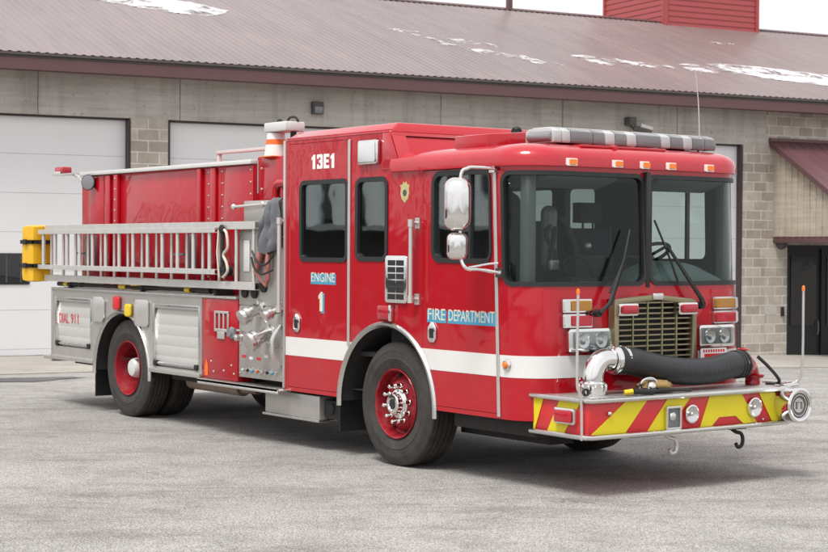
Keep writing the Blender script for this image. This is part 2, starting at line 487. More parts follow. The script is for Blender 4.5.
# ------------------------------------------------------------------ cab plan
XC, YC = -.34, -.90           # corner centre (right side)
def _path():
    P = []
    for k in range(31):
        y = -.9 * k / 30; P.append((-.025 * (y / .9) ** 2, y))
    for k in range(1, 25):
        a = PI / 2 * k / 24
        P.append((XC + .315 * math.cos(a), YC - .32 * math.sin(a)))
    P.append((-3.56, -1.22)); return P
PATH = _path(); CUM = [0]
for i in range(1, len(PATH)): CUM.append(CUM[-1] + math.dist(PATH[i], PATH[i - 1]))
S_CORN = CUM[-2]
def sx(x): return S_CORN + (XC - x)      # arclength of a point on the straight side
def ppt(s, z, off=0., mir=1):
    s = max(0., min(CUM[-1], s))
    i = 0
    while i < len(CUM) - 2 and CUM[i + 1] < s: i += 1
    t = (s - CUM[i]) / (CUM[i + 1] - CUM[i])
    def nrm(j):
        a = PATH[max(j - 1, 0)]; b = PATH[min(j + 1, len(PATH) - 1)]
        if j == 0: return (1., 0.)
        if j >= len(PATH) - 2: return (0., -1.)
        d = (b[0] - a[0], b[1] - a[1]); l = math.hypot(*d); return (-d[1] / l, d[0] / l)
    n0 = nrm(i); n1 = nrm(i + 1)
    nx = n0[0] + (n1[0] - n0[0]) * t; ny = n0[1] + (n1[1] - n0[1]) * t; l = math.hypot(nx, ny) or 1; nx /= l; ny /= l
    x = PATH[i][0] + (PATH[i + 1][0] - PATH[i][0]) * t; y = PATH[i][1] + (PATH[i + 1][1] - PATH[i][1]) * t
    x += nx * off; y += ny * off
    w = max(0, min(1, (x + .62) / .16))
    return Vector((x - .04 * (z - .55) * w, y * mir, z))

def patch(s0, s1, z0, z1, r, a, b, mir=1, rows=8, grow=0.):
    """closed solid patch following the cab skin, rounded corners r, offsets a..b"""
    s0 -= grow; s1 += grow; z0 -= grow; z1 += grow; r = r + grow
    cols = [s0 + r * (1 - math.cos(PI / 2 * k / 6)) for k in range(7)] if r > 1e-4 else [s0]
    mid = max(2, int((s1 - s0 - 2 * r) / .04))
    cols += [s0 + r + (s1 - s0 - 2 * r) * k / mid for k in range(1, mid)]
    cols += [s1 - r * (1 - math.cos(PI / 2 * k / 6)) for k in range(6, -1, -1)] if r > 1e-4 else [s1]
    g = G(); grid = []
    for s in cols:
        d = 0
        if s < s0 + r: d = r - math.sqrt(max(0, r * r - (s0 + r - s) ** 2))
        elif s > s1 - r: d = r - math.sqrt(max(0, r * r - (s - s1 + r) ** 2))
        d = min(d, r)
        if r > 1e-4 and (s == cols[0] or s == cols[-1]): d = r
        za, zb = z0 + d, z1 - d
        grid.append([(s, za + (zb - za) * j / rows) for j in range(rows + 1)])
    nC = len(grid); nR = rows + 1
    vs = [ppt(s, z, a, mir) for c in grid for s, z in c] + [ppt(s, z, b, mir) for c in grid for s, z in c]
    K = nC * nR; fs = []
    for i in range(nC - 1):
        for j in range(rows):
            q = (i * nR + j, (i + 1) * nR + j, (i + 1) * nR + j + 1, i * nR + j + 1)
            fs.append(q); fs.append(tuple(k + K for k in reversed(q)))
        for j in (0, rows):
            p, q = i * nR + j, (i + 1) * nR + j; fs.append((p, q, q + K, p + K))
    for i in (0, nC - 1):
        for j in range(rows):
            p, q = i * nR + j, i * nR + j + 1; fs.append((p, q, q + K, p + K))
    g.add(vs, fs); return g

def ringpatch(s0, s1, z0, z1, r, w, a, b, mir=1, n=7):
    """gasket ring around the same outline; w = width outwards, and a little inwards"""
    def loop(gr):
        S0, S1, Z0, Z1, R = s0 - gr, s1 + gr, z0 - gr, z1 + gr, max(.01, r + gr); pts = []
        for cs, cz, an in ((S1 - R, Z1 - R, 0), (S0 + R, Z1 - R, PI / 2), (S0 + R, Z0 + R, PI), (S1 - R, Z0 + R, 1.5 * PI)):
            for k in range(n + 1):
                t = an + PI / 2 * k / n; pts.append((cs + R * math.cos(t), cz + R * math.sin(t)))
        out = []
        for i in range(len(pts)):
            p, q = pts[i], pts[(i + 1) % len(pts)]
            m = 1 if i % (n + 1) != n else 26
            for j in range(m): out.append((p[0] + (q[0] - p[0]) * j / m, p[1] + (q[1] - p[1]) * j / m))
        return out
    A = loop(w); B = loop(-.012); N_ = len(A); g = G()
    vs = [ppt(s, z, a, mir) for s, z in A] + [ppt(s, z, b, mir) for s, z in A] + [ppt(s, z, b, mir) for s, z in B] + [ppt(s, z, a, mir) for s, z in B]
    fs = []
    for i in range(N_):
        j = (i + 1) % N_
        for q in range(4): fs.append((q * N_ + i, q * N_ + j, ((q + 1) % 4) * N_ + j, ((q + 1) % 4) * N_ + i))
    g.add(vs, fs); return g

# ================================================================== TRUCK
T = empty('fire_engine', (0, 0, 0))
tag(T, 'red and white fire engine parked on the asphalt in front of the station', 'fire truck')

# ---- cab shell
def loft_ring(z, off):
    right = [ppt(s, z, off) for s in [CUM[-1] - .0] + [CUM[-1] - (CUM[-1] - S_CORN) * k / 24 for k in range(1, 25)]]
    seq = right + [ppt(CUM[i], z, off) for i in range(len(CUM) - 3, -1, -1)]
    seq[0] = Vector((-3.56 - off, seq[0].y, z))
    left = [Vector((p.x, -p.y, p.z)) for p in reversed(seq[:-1])]
    return seq + left
def loft(levels):
    g = G(); rings = [loft_ring(z, o) for z, o in levels]; n = len(rings[0])
    vs = [p for R in rings for p in R]
    fs = [(i * n + k, i * n + (k + 1) % n, (i + 1) * n + (k + 1) % n, (i + 1) * n + k) for i in range(len(rings) - 1) for k in range(n)]
    fs += [tuple(range(n - 1, -1, -1)), tuple(range((len(rings) - 1) * n, len(rings) * n))]
    g.add(vs, fs); return g
def rawmesh(g):
    me = bpy.data.meshes.new('c'); me.from_pydata([tuple(v) for v in g.v], [], g.f)
    bm = bmesh.new(); bm.from_mesh(me); bmesh.ops.remove_doubles(bm, verts=bm.verts, dist=1e-6)
    bmesh.ops.recalc_face_normals(bm, faces=bm.faces); bm.to_mesh(me); bm.free(); return me
outer = rawmesh(loft([(.53, 0), (1.2, 0), (2.0, 0), (2.86, 0)]))
inner = rawmesh(loft([(.60, -.05), (1.2, -.05), (2.0, -.05), (2.95, -.05)]))
WS = (.034, sx(-.315), 1.585, 2.435, .075)           # windshield s0,s1,z0,z1,r
WIN = dict(front=(sx(-.49), sx(-1.275), 1.762, 2.452, .085), middle=(sx(-1.95), sx(-2.385), 1.765, 2.435, .06), rear=(sx(-2.555), sx(-3.295), 1.752, 2.435, .05))
cut = [inner]
cut.append(rawmesh(G().prism([(-1.74, 2.50), (-1.90, 2.83), (-1.90, 3.2), (.6, 3.2), (.6, 2.50)], 'xz', -1.5, 1.5)))
for m_ in (1, -1):
    cut.append(rawmesh(patch(*WS, -.12, .12, m_)))
    for k in WIN: cut.append(rawmesh(patch(*WIN[k], -.12, .12, m_)))
ARX, ARZ, ARR = -1.945, .50, .69
def arcpoly(cx, cz, r, zb, n=28):
    return [(cx - r, zb)] + [(cx - r * math.cos(PI * k / n), cz + r * math.sin(PI * k / n)) for k in range(n + 1)] + [(cx + r, zb)]
cut.append(rawmesh(G().prism(arcpoly(ARX, ARZ, ARR, .3), 'xz', -1.6, 1.6)))
cut.append(rawmesh(G().box((-.3, -.43, .94), (.2, .47, 1.46))))      # grille opening
shell = boolean(outer, cut)
def doorprism(x0, x1, z0, z1, y0, y1, g=0):
    return rawmesh(G().prism([(x0 - g, z0 - g), (x1 + g, z0 - g), (x1 + g - .04 * (z1 - z0) * (1 if x1 > -.7 else 0), z1 + g), (x0 - g, z1 + g)], 'xz', y0, y1))
DOORS = [('crew_door', -3.515, -2.535, .57, 2.80), ('front_door', -1.415, -.405, .57, 2.487)]
cab = boolean(shell.copy(), [doorprism(a, b, c, d, s * 1.0, s * 1.4, .004) for _, a, b, c, d in DOORS for s in (1, -1)])
DP = [ppt(CUM[-1] * k / 260, 1.5, 0) for k in range(261)]
def lining(me):
    me.materials.clear(); me.materials.append(M['red']); me.materials.append(M['interior'])
    for p in me.polygons:
        c = p.center; z = 1.5; X = c.x + .04 * (c.z - 1.5) * max(0, min(1, (c.x + .62) / .16)); Y = -abs(c.y)
        d = min((X - q.x) ** 2 + (Y - q.y) ** 2 for q in DP) ** .5
        if X < -3.50 and abs(p.normal.x) > .7: d = min(d, abs(X + 3.56))
        p.material_index = 1 if d > .034 else 0
def link_shell(name, me, par):
    finish(me); lining(me); me2 = me; o = bpy.data.objects.new(name, me2)
    mats = list(me.materials); idx = [p.material_index for p in me.polygons]; bpy.data.objects.remove(o)
    o = link(name, me, mats, par)
    for p, i in zip(me.polygons, idx): p.material_index = i
    return o
cab_o = link_shell('cab', cab, T)
door_objs = {}
for nme, a, b, c, d in DOORS:
    for s in (-1, 1):
        me = boolean(shell.copy(), [doorprism(a, b, c, d, s * 1.0, s * 1.4)], 'INTERSECT')
        door_objs[(nme, s)] = link_shell(nme, me, T)
# windows
def ring_obj(key, spec, m_, mat, parent, w=.028):
    fr = part('window_frame' if key != 'ws' else 'windshield_gasket', ringpatch(*spec, w, -.055, .009, m_), M['gasket'], parent)
    part('glass', patch(*spec, -.022, -.016, m_, grow=-.002), mat, fr if parent is T else parent)
for m_ in (1, -1):
    ring_obj('ws', WS, m_, M['wglass'], T, .022)
    ring_obj('w', WIN['front'], m_, M['dglass'], door_objs[('front_door', -m_)])
    ring_obj('w', WIN['middle'], m_, M['sglass'] , T)
    ring_obj('w', WIN['rear'], m_, M['sglass'], door_objs[('crew_door', -m_)])
# centre pillar cover and lower windshield ledge
g = G(); g.box((-.12, -.024, 1.55), (-.035, .024, 2.47))
part('centre_pillar', g, M['gasket'], T, .006)
# vent divider in the front door window (both sides)
for m_ in (1, -1):
    part('window_divider', patch(sx(-.80) - .014, sx(-.80) + .014, 1.76, 2.455, 0.0, -.03, .004, m_), M['gasket'], door_objs[('front_door', -m_)])

# ---- cab roof, lower front part
g = G()
lv = [(2.492, .004), (2.494, .030), (2.555, .034), (2.600, .018), (2.635, -.022), (2.662, -.09), (2.680, -.20)]
rings = []
for z, off in lv:
    ring = [p for p in loft_ring(z, off) if p.x > -1.86]
    ring = [Vector((-1.86, ring[0].y, z))] + ring + [Vector((-1.86, ring[-1].y, z))]
    rings.append(ring)
n = len(rings[0]); vs = [p for R in rings for p in R]
fs = [(i * n + k, i * n + (k + 1) % n, (i + 1) * n + (k + 1) % n, (i + 1) * n + k) for i in range(len(rings) - 1) for k in range(n)]
fs += [tuple(range(n)), tuple(range(len(vs) - 1, len(vs) - n - 1, -1))]
g.add(vs, fs)
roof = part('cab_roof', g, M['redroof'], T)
# raised rear roof
g = G()
pr = [(-3.575, 2.835), (-1.885, 2.835), (-1.955, 2.925), (-3.52, 2.925)]
b0 = [(-3.575, 1.236, 2.835), (-1.885, 1.236, 2.835), (-1.93, 1.11, 2.925), (-3.52, 1.11, 2.925)]
vs = [(x, -y, z) for x, y, z in b0] + b0
g.add(vs, [(0, 1, 2, 3), (7, 6, 5, 4), (0, 4, 5, 1), (1, 5, 6, 2), (2, 6, 7, 3), (3, 7, 4, 0)])
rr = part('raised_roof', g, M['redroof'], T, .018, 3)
g = G()      # sloping front of the raised roof with its raised border
g.prism([(-1.725, 2.515), (-1.882, 2.833), (-2.0, 2.833), (-2.0, 2.515)], 'xz', -1.234, 1.234)
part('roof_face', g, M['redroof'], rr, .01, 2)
def slant(u, off=0.):   # u 0..1 up the slope
    x = -1.725 + (-.157) * u; z = 2.515 + .318 * u
    return x + .897 * off, z + .443 * off
g = G()
for y0, y1, u0, u1 in ((-1.232, 1.232, .90, .995), (-1.232, -1.09, .02, .90), (1.09, 1.232, .02, .90)):
    a = slant(u0, .001); b = slant(u1, .001); c = slant(u1, .014); d = slant(u0, .014)
    g.prism([a, b, c, d], 'xz', y0, y1)
for y in (-.55, .1, .75):
    a = slant(.02, .0005); b = slant(.90, .0005); c = slant(.90, .006); d = slant(.02, .006); g.prism([a, b, c, d], 'xz', y, y + .012)
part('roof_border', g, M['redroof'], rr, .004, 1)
# red box on the roof
g = G(); g.prism([(-1.11, 2.62), (-1.11, 2.765), (-.66, 2.80), (-.60, 2.70), (-.56, 2.62)], 'yz', -1.15, -.72)
part('roof_box', g, M['red'], T, .012)
g = G(); g.cyl((-.95, -.62, 2.79), (-.95, -.62, 2.83), .045); g.sphere((-.95, -.62, 2.835), .04, 12, (1, 1, .6))
part('roof_vent_cap', g, M['black'], T)

# ---- mouldings
for nme, s_a, z0, z1 in (('hinge_strip', sx(-.405), .545, 2.49),):
    for m_ in (1, -1):
        g = patch(s_a - .017, s_a + .017, z0, z1, 0, .0005, .014, m_); part('door_edge_strip', g, M['trim'], T, .003, 1)
for m_ in (1, -1):
    g = patch(sx(-2.505) - .017, sx(-2.505) + .017, 1.0, 2.80, 0, .0005, .014, m_); part('door_edge_strip', g, M['trim'], T, .003, 1)
# white stripe
def strip_poly(pts_top, pts_bot, mir):
    g = G(); n = len(pts_top); a = [ppt(s, z, .0022, mir) for s, z in pts_top]; b = [ppt(s, z, .0022, mir) for s, z in pts_bot]
    a2 = [ppt(s, z, .0004, mir) for s, z in pts_top]; b2 = [ppt(s, z, .0004, mir) for s, z in pts_bot]
    vs = a + b + a2 + b2
    fs = [(i, i + 1, n + i + 1, n + i) for i in range(n - 1)] + [(2 * n + i, 3 * n + i, 3 * n + i + 1, 2 * n + i + 1) for i in range(n - 1)]
    fs += [(i, 2 * n + i, 2 * n + i + 1, i + 1) for i in range(n - 1)] + [(n + i, n + i + 1, 3 * n + i + 1, 3 * n + i) for i in range(n - 1)]
    fs += [(0, n, 3 * n, 2 * n), (n - 1, 3 * n - 1, 4 * n - 1, 2 * n - 1)]
    g.add(vs, fs); return g
def seg(a, b, n=30): return [a + (b - a) * k / n for k in range(n + 1)]
ZT, ZB = 1.028, .858
for m_, sfront in ((1, .52), (-1, .56)):
    st = part('white_stripe', strip_poly([(s, ZT) for s in seg(sfront, sx(ARX + .50), 60)], [(s, ZB) for s in seg(sfront, sx(ARX + .625), 60)], m_), M['white'], T)
    part('white_stripe', strip_poly([(s, ZT) for s in seg(sx(ARX - .50), sx(-3.555), 20)], [(s, ZB) for s in seg(sx(ARX - .625), sx(-3.555), 20)], m_), M['white'], T)
# wheel arch trim + liner
def arch_trim(cx, cz, r, zb, ya, yb, w=.045, side=-1):
    g = G(); n = 40; prof = [(0, 0), (w * .35, .022), (w * .75, .022), (w, .004), (w, -.01), (0, -.01)]
    angs = [PI * k / n for k in range(n + 1)]; rows = []
    def row(fx, fz, base): rows.append([(base[0] + fx * (p[0]), side * (ya + p[1]), base[1] + fz * p[0]) for p in prof])
    row(-1, 0, (cx - r, zb))
    for a in angs: row(-math.cos(a), math.sin(a), (cx - r * math.cos(a), cz + r * math.sin(a)))
    row(1, 0, (cx + r, zb)); k = len(prof)
    g.add([q for R in rows for q in R], [(i * k + j, i * k + (j + 1) % k, (i + 1) * k + (j + 1) % k, (i + 1) * k + j) for i in range(len(rows) - 1) for j in range(k)], True)
    g.add(rows[0], [tuple(range(k))]); g.add(rows[-1], [tuple(range(k - 1, -1, -1))]); return g
def arch_liner(cx, cz, r, zb, ya, yb, side):
    g = G(); n = 30
    o = [(cx - r, zb)] + [(cx - r * math.cos(PI * k / n), cz + r * math.sin(PI * k / n)) for k in range(n + 1)] + [(cx + r, zb)]
    m_ = len(o); vs = [(x, side * ya, z) for x, z in o] + [(x, side * yb, z) for x, z in o]
    g.add(vs, [(i, i + 1, m_ + i + 1, m_ + i) for i in range(m_ - 1)], True)
    g.add([(x, side * yb, z) for x, z in o], [tuple(range(m_))]); return g
for s in (-1, 1):
    part('wheel_arch_trim', arch_trim(ARX, ARZ, ARR - .012, .46, 1.2225, 0, .05, s), M['bright'], T)
    part('wheel_arch_liner', arch_liner(ARX, ARZ, ARR - .004, .50, 1.205, .60, s), M['dark'], T)
# lettering
ONE = [(.30, 0), (.75, 0), (.75, 1), (.48, 1), (.10, .80), (.10, .62), (.30, .68)]
THREE = [(0, 0), (.9, 0), (1, .1), (1, .44), (.92, .5), (1, .56), (1, .9), (.9, 1), (0, 1), (0, .70), (.32, .70), (.32, .80), (.62, .80), (.62, .60), (.36, .60), (.36, .41), (.62, .41), (.62, .2), (.32, .2), (.32, .31), (0, .31)]
EEE = [(0, 0), (.95, 0), (.95, .22), (.40, .22), (.40, .40), (.85, .40), (.85, .60), (.40, .60), (.40, .78), (.95, .78), (.95, 1), (0, 1)]
def glyph(poly, x0, x1, z0, z1, y0, y1, mat, par, nm='lettering'):
    g = G(); g.prism([(x0 + a * (x1 - x0), z0 + b * (z1 - z0)) for a, b in poly], 'xz', y0, y1); return part(nm, g, mat, par)
for P_, a in ((ONE, -3.135), (THREE, -3.035), (EEE, -2.925), (ONE, -2.825)):
    glyph(P_, a, a + .095, 2.562, 2.692, -1.2204, -1.2222, M['lettwhite'], door_objs[('crew_door', -1)])
def gold(txt, x0, x1, z0, z1, par):
    g = G(); g.box((x0 - .012, -1.2203, z0 - .022), (x1 + .014, -1.2212, z1 - .012)); part('letter_shade', g, M['lettblue'], par)
    side_text('lettering', txt, x0, x1, z0, z1, -1.2214, M['lettgold'], par, .0)
gold('ENGINE', -3.12, -2.735, 1.545, 1.63, door_objs[('crew_door', -1)])
glyph(ONE, -2.99, -2.875, 1.262, 1.442, -1.2203, -1.2212, M['lettblue'], door_objs[('crew_door', -1)], 'letter_shade'); glyph(ONE, -3.01, -2.905, 1.28, 1.455, -1.2214, -1.2228, M['lettgold'], door_objs[('crew_door', -1)])
gold('FIRE', -1.345, -1.11, 1.268, 1.36, door_objs[('front_door', -1)])
gold('DEPARTMENT', -1.065, -.475, 1.268, 1.36, door_objs[('front_door', -1)])

# door latches
def latch(x, z, par):
    g = G(); w, h = .055, .085
    oct_ = [(x - w, z - h + .03), (x - w + .03, z - h), (x + w - .03, z - h), (x + w, z - h + .03), (x + w, z + h - .05), (x + .01, z + h), (x - .01, z + h), (x - w, z + h - .05)]
    g.prism(oct_, 'xz', -1.2215, -1.236)
    o = part('door_handle', g, M['chrome'], par, .005)
    g = G(); g.box((x - .026, -1.2365, z - .05), (x + .026, -1.240, z + .03)); part('latch_pad', g, M['black'], par, .004, 1)
    return o
latch(-3.355, 1.163, door_objs[('crew_door', -1)]); latch(-1.278, 1.168, door_objs[('front_door', -1)])
# grab handles
def grab(x, z0, z1, par, y=-1.22, r=.019, out=.075):
    g = G(); g.tube([(x, y - out, z0), (x, y - out, z1)], r, 12)
    for z in (z0 + .03, z1 - .03):
        g.cyl((x, y - .004, z), (x, y - out, z), .015, 12)
        g.cyl((x, y - out, z - .03), (x, y - out, z + .03), r + .007, 12)
        g.box((x - .03, y - .002, z - .045), (x + .03, y - .012, z + .045))
    return part('grab_handle', g, M['trim'], par, 0)
grab(-1.49, 1.40, 2.09, T)
grab(-3.60, 1.25, 2.13, T, -1.20, .02, .07)
g = G(); g.box((-3.59, -1.235, .55), (-3.562, -1.20, 2.84)); part('corner_moulding', g, M['trim'], T, .004)
# side vent
g = G(); g.prism(rrect(-1.935, 1.39, -1.615, 1.79, .035), 'xz', -1.221, -1.243); v_ = part('side_vent', g, M['chrome'], T, .005)
g = G()
for i in range(2):
    for j in range(6):
        x = -1.890 + i * .122; z = 1.42 + j * .057; g.box((x, -1.2435, z), (x + .108, -1.2455, z + .046))
part('vent_opening', g, M['black'], v_)
# scene light
g = G(); g.prism(rrect(-2.335, 2.57, -2.035, 2.782, .03), 'xz', -1.221, -1.262); v_ = part('scene_light', g, M['chrome'], T, .012)
g = G(); g.prism(rrect(-2.31, 2.59, -2.06, 2.762, .02), 'xz', -1.262, -1.268); part('lens', g, M['clearlens'], v_, .003)
# emblem
g = G()
SH = [(0, -.095), (.045, -.06), (.062, -.01), (.055, .03), (.068, .055), (.035, .06), (.018, .085), (0, .072), (-.018, .085), (-.035, .06), (-.068, .055), (-.055, .03), (-.062, -.01), (-.045, -.06)]
g.prism([(-1.68 + a, 2.325 + b) for a, b in SH], 'xz', -1.2205, -1.2225); e_ = part('emblem', g, plain('dull_gold_foil', (.50, .45, .20), .35, .45, 30), T)
g = G(); g.cyl((-1.68, -1.2226, 2.315), (-1.68, -1.2238, 2.315), .028, 16); part('emblem_centre', g, M['fixture'], e_)
# small chrome reflector box above the arch
g = G(); g.box((-2.03, -1.2215, 1.245), (-1.86, -1.255, 1.365)); v_ = part('marker_box', g, M['redlens'], T, .01)
g = G(); g.box((-1.858, -1.2215, 1.235), (-1.825, -1.262, 1.372)); part('bezel', g, M['chrome'], v_, .008)
# round amber marker
g = G(); g.lathe([(.0, .034), (.02, .03), (.031, .014), (.033, 0)], (-.32, -1.221, .955), (0, -1, 0), 24); v_ = part('side_marker', g, M['amberlens'], T)
g = G(); g.lathe([(.031, .018), (.040, .014), (.044, 0)], (-.32, -1.2205, .955), (0, -1, 0), 24); part('bezel', g, M['chrome'], v_)

# ---- mirror
Mr = G()
g = G()
g.tube([(-.45, -1.235, 2.475), (-.48, -1.40, 2.478), (-.50, -1.48, 2.47), (-.525, -1.525, 2.40), (-.525, -1.525, 2.0)], .014, 10, sub=6)
g.tube([(-.525, -1.525, 2.05), (-.52, -1.525, 1.80), (-.48, -1.50, 1.70), (-.45, -1.40, 1.69), (-.40, -1.235, 1.665)], .014, 10, sub=6)
g.tube([(-.48, -1.48, 1.705), (-.45, -1.30, 1.735), (-.42, -1.235, 1.74)], .010, 8)
g.box((-.53, -1.221, 2.445), (-.46, -1.245, 2.50)); g.box((-.44, -1.221, 1.63), (-.37, -1.245, 1.70))
arm = part('mirror_arm', g, M['chrome'], T)
ax = Vector((-.82, 0, 0))
def mir_head(name, cx, cy, z0, z1, w, dep, r):
    cx += .13; cy += .05
    # face normal points backwards; housing bulges forward. local: u across (y), v z
    g = G(); n = 9; rows = []
    poly = rrect(-w / 2, z0, w / 2, z1, r, 6)
    cz = (z0 + z1) / 2
    for k in range(n):
        t = k / (n - 1); s_ = math.cos(t * PI / 2 * .92) ** .55; rows.append([(dep * math.sin(t * PI / 2), p[0] * s_, cz + (p[1] - cz) * (.25 + .75 * s_ if s_ < 1 else 1)) for p in poly])
    A = math.radians(-38); m = len(poly)
    f = lambda p: (cx + p[0] * math.cos(A) - p[1] * math.sin(A), cy + p[0] * math.sin(A) + p[1] * math.cos(A), p[2])
    g.add([f(p) for R in rows for p in R], [(i * m + j, i * m + (j + 1) % m, (i + 1) * m + (j + 1) % m, (i + 1) * m + j) for i in range(n - 1) for j in range(m)], True)
    g.add([f(p) for p in rows[0]], [tuple(range(m))]); g.add([f(p) for p in rows[-1]], [tuple(range(m - 1, -1, -1))])
    return part(name, g, M['chrome'], T, 0, ang=50)
mir_head('mirror_head', -.66, -1.60, 1.985, 2.40, .215, .11, .085)
mir_head('spot_mirror', -.66, -1.60, 1.765, 1.975, .165, .08, .05)
g = G(); g.box((-.57, -1.55, 1.86), (-.50, -1.50, 1.94)); part('mirror_clamp', g, M['black'], T, .008)
# ---- front: grille
g = G()
fr = [(-.435, .93), (.470, .93), (.470, 1.452), (.03, 1.492), (-.435, 1.462)]
def frame_ring(o, inn, x0, x1):
    n = len(o); vs = [(x0, a, b) for a, b in o] + [(x1, a, b) for a, b in o] + [(x1, a, b) for a, b in inn] + [(x0, a, b) for a, b in inn]; fs = []
    for i in range(n):
        j = (i + 1) % n
        for q in range(4): fs.append((q * n + i, q * n + j, ((q + 1) % 4) * n + j, ((q + 1) % 4) * n + i))
    return G().add(vs, fs)
inn = [(-.385, .97), (.425, .97), (.425, 1.415), (.03, 1.45), (-.385, 1.425)]
grl = part('grille', frame_ring(fr, inn, -.03, .045), M['brass'], T, .006)
g = G()
for k in range(11):
    z = 1.0 + k * .043; g.box((.0, -.388, z - .006), (.022, .428, z + .006))
for y in (-.22, -.06, .10, .26): g.box((.0, y - .007, .96), (.028, y + .007, 1.44))
part('grille_bars', g, M['brass'], grl)
g = G(); g.box((-.10, -.42, .95), (-.09, .46, 1.45)); part('radiator', g, M['black'], grl)
g = G(); g.prism(rrect(-.03, 1.455, .085, 1.505, .012), 'yz', .045, .056); part('grille_badge', g, M['bright'], grl, .004)
for y0, y1 in ((-.415, -.205), (.24, .455)):
    g = G(); g.prism(rrect(y0, 1.33, y1, 1.428, .018), 'yz', .046, .075); b_ = part('warning_light', g, M['chrome'], T, .006)
    g = G(); g.prism(rrect(y0 + .022, 1.345, y1 - .018, 1.414, .014), 'yz', .075, .10); part('lens', g, M['redlens'], b_, .012)
# turn signals and headlights follow the rounded corners
def front_mod(y0, y1, z0, z1, name, pieces):
    """rounded box following the skin between y0 and y1 (|y|, sign = side)"""
    m_ = 1 if y0 < 0 else -1; a, b = sorted((abs(y0), abs(y1)))
    return patch(a, b, z0, z1, .015, .001, .03, m_)
for sgn, (t0, t1), (h0, h1) in ((1, (.615, .905), (.435, .865)), (-1, (.735, 1.06), (.54, .965))):
    for z0, z1, lens, nm in ((1.362, 1.465, 'amberdull', 'turn_signal'), (1.245, 1.350, 'redlens', 'warning_light')):
        b_ = part(nm, patch(t0, t1, z0, z1, .012, .001, .028, sgn), M['chrome'], T, .004, 1)
        part('lens', patch(t0 + .02, t1 - .075, z0 + .012, z1 - .012, .010, .028, .050, sgn), M[lens], b_, .005, 2)
        part('clear_lens', patch(t1 - .068, t1 - .012, z0 + .010, z1 - .010, .008, .028, .040, sgn), M['clearlens'], b_, .004, 1)
    b_ = part('headlight', patch(h0, h1, 1.055, 1.235, .028, .001, .045, sgn), M['chrome'], T, .006, 2)
    part('headlight_recess', patch(h0 + .025, h1 - .045, 1.08, 1.212, .015, .0455, .047, sgn), M['greylens'], b_)
    w = (h1 - h0 - .075) / 2
    for q in range(2):
        c = h0 + .028 + w * (q + .5); p = ppt(c, 1.146, .047, sgn); n_ = (ppt(c, 1.146, .10, sgn) - p).normalized()
        g = G(); g.lathe([(.0, -.002), (.035, .001), (.056, .010), (.060, .012), (.062, .0)], p, n_, 28)
        g.lathe([(.0, .014), (.012, .012), (.016, .0)], p, n_, 16)
        part('headlight_bowl', g, M['bright'], b_)
    part('lens', patch(h0 + .025, h1 - .045, 1.08, 1.212, .015, .060, .063, sgn), glass('headlamp_glass_%d' % (sgn + 1), (.93, .95, .95), .12), b_)
# white plate with red panel on the far side
g = G(); g.prism(rrect(.56, .885, .86, 1.045, .01), 'yz', .0, .008); b_ = part('sign_plate', g, M['lettwhite'], T)
g = G(); g.box((.008, .60, .90), (.010, .83, 1.0)); part('sign_panel', g, M['signred'], b_)
g = G()
for k in range(9): g.box((.008, .585 + k * .029, 1.012), (.0095, .585 + k * .029 + .018, 1.034))
part('sign_marks', g, M['lettred'], b_)
# amber clearance lights on the brow
for y in (-.80, -.335, -.04, .25, .70):
    m_ = 1 if y < 0 else -1; c = abs(y)
    b_ = part('clearance_light', patch(c - .052, c + .052, 2.498, 2.556, .008, .030, .048, m_), M['lettwhite'], T, .003, 1)
    part('lens', patch(c - .034 - .006 * m_, c + .034 - .006 * m_, 2.507, 2.547, .006, .048, .060, m_), M['amberlens'], b_, .004, 1)
# wipers
for base, mid, tip, mid2, py in (((.03, -.60, 1.355), (.055, -.50, 1.43), (.03, -.32, 1.79), (0, 0, 0), -.40), ((.03, .53, 1.40), (.055, .50, 1.46), (.03, .15, 1.87), (0, 0, 0), .2)):
    g = G(); g.cyl((.0, base[1], base[2]), (.055, base[1], base[2]), .030, 14)
    g.tube([(base[0] + .025, base[1], base[2]), mid, tip], [.017, .015, .009], 8)
    g.tube([(base[0] + .025, base[1] + .03, base[2] + .01), (mid[0], mid[1] + .03, mid[2]), (tip[0], tip[1] + .02, tip[2])], .005, 6)
    w_ = part('wiper', g, M['black'], T)
    sg = 1 if tip[1] > base[1] else -1
    g = G(); dx_ = (tip[1] - base[1]); 
    b0 = (.0 + .012, tip[1] - sg * .14 , tip[2] - .28); b1 = (-.022, tip[1] + sg * .10, tip[2] + .22)
    g.tube([b0, (tip[0] - .012, tip[1], tip[2] - .02), b1], .009, 6); part('wiper_blade', g, M['gasket'], w_)
# cab front lower black valance and brow antenna
g = G(); g.box((-1.15, -1.10, .40), (-.12, 1.10, .56)); part('front_valance', g, M['dark'], T, .02)
g = G(); g.cyl((-.32, .86, 2.655), (-.32, .86, 2.70), .022, 12); g.tube([(-.32, .86, 2.70), (-.32, .855, 2.85), (-.32, .84, 3.1), (-.32, .80, 3.36)], .0045, 6, sub=4)
part('whip_antenna', g, M['trim'], T)

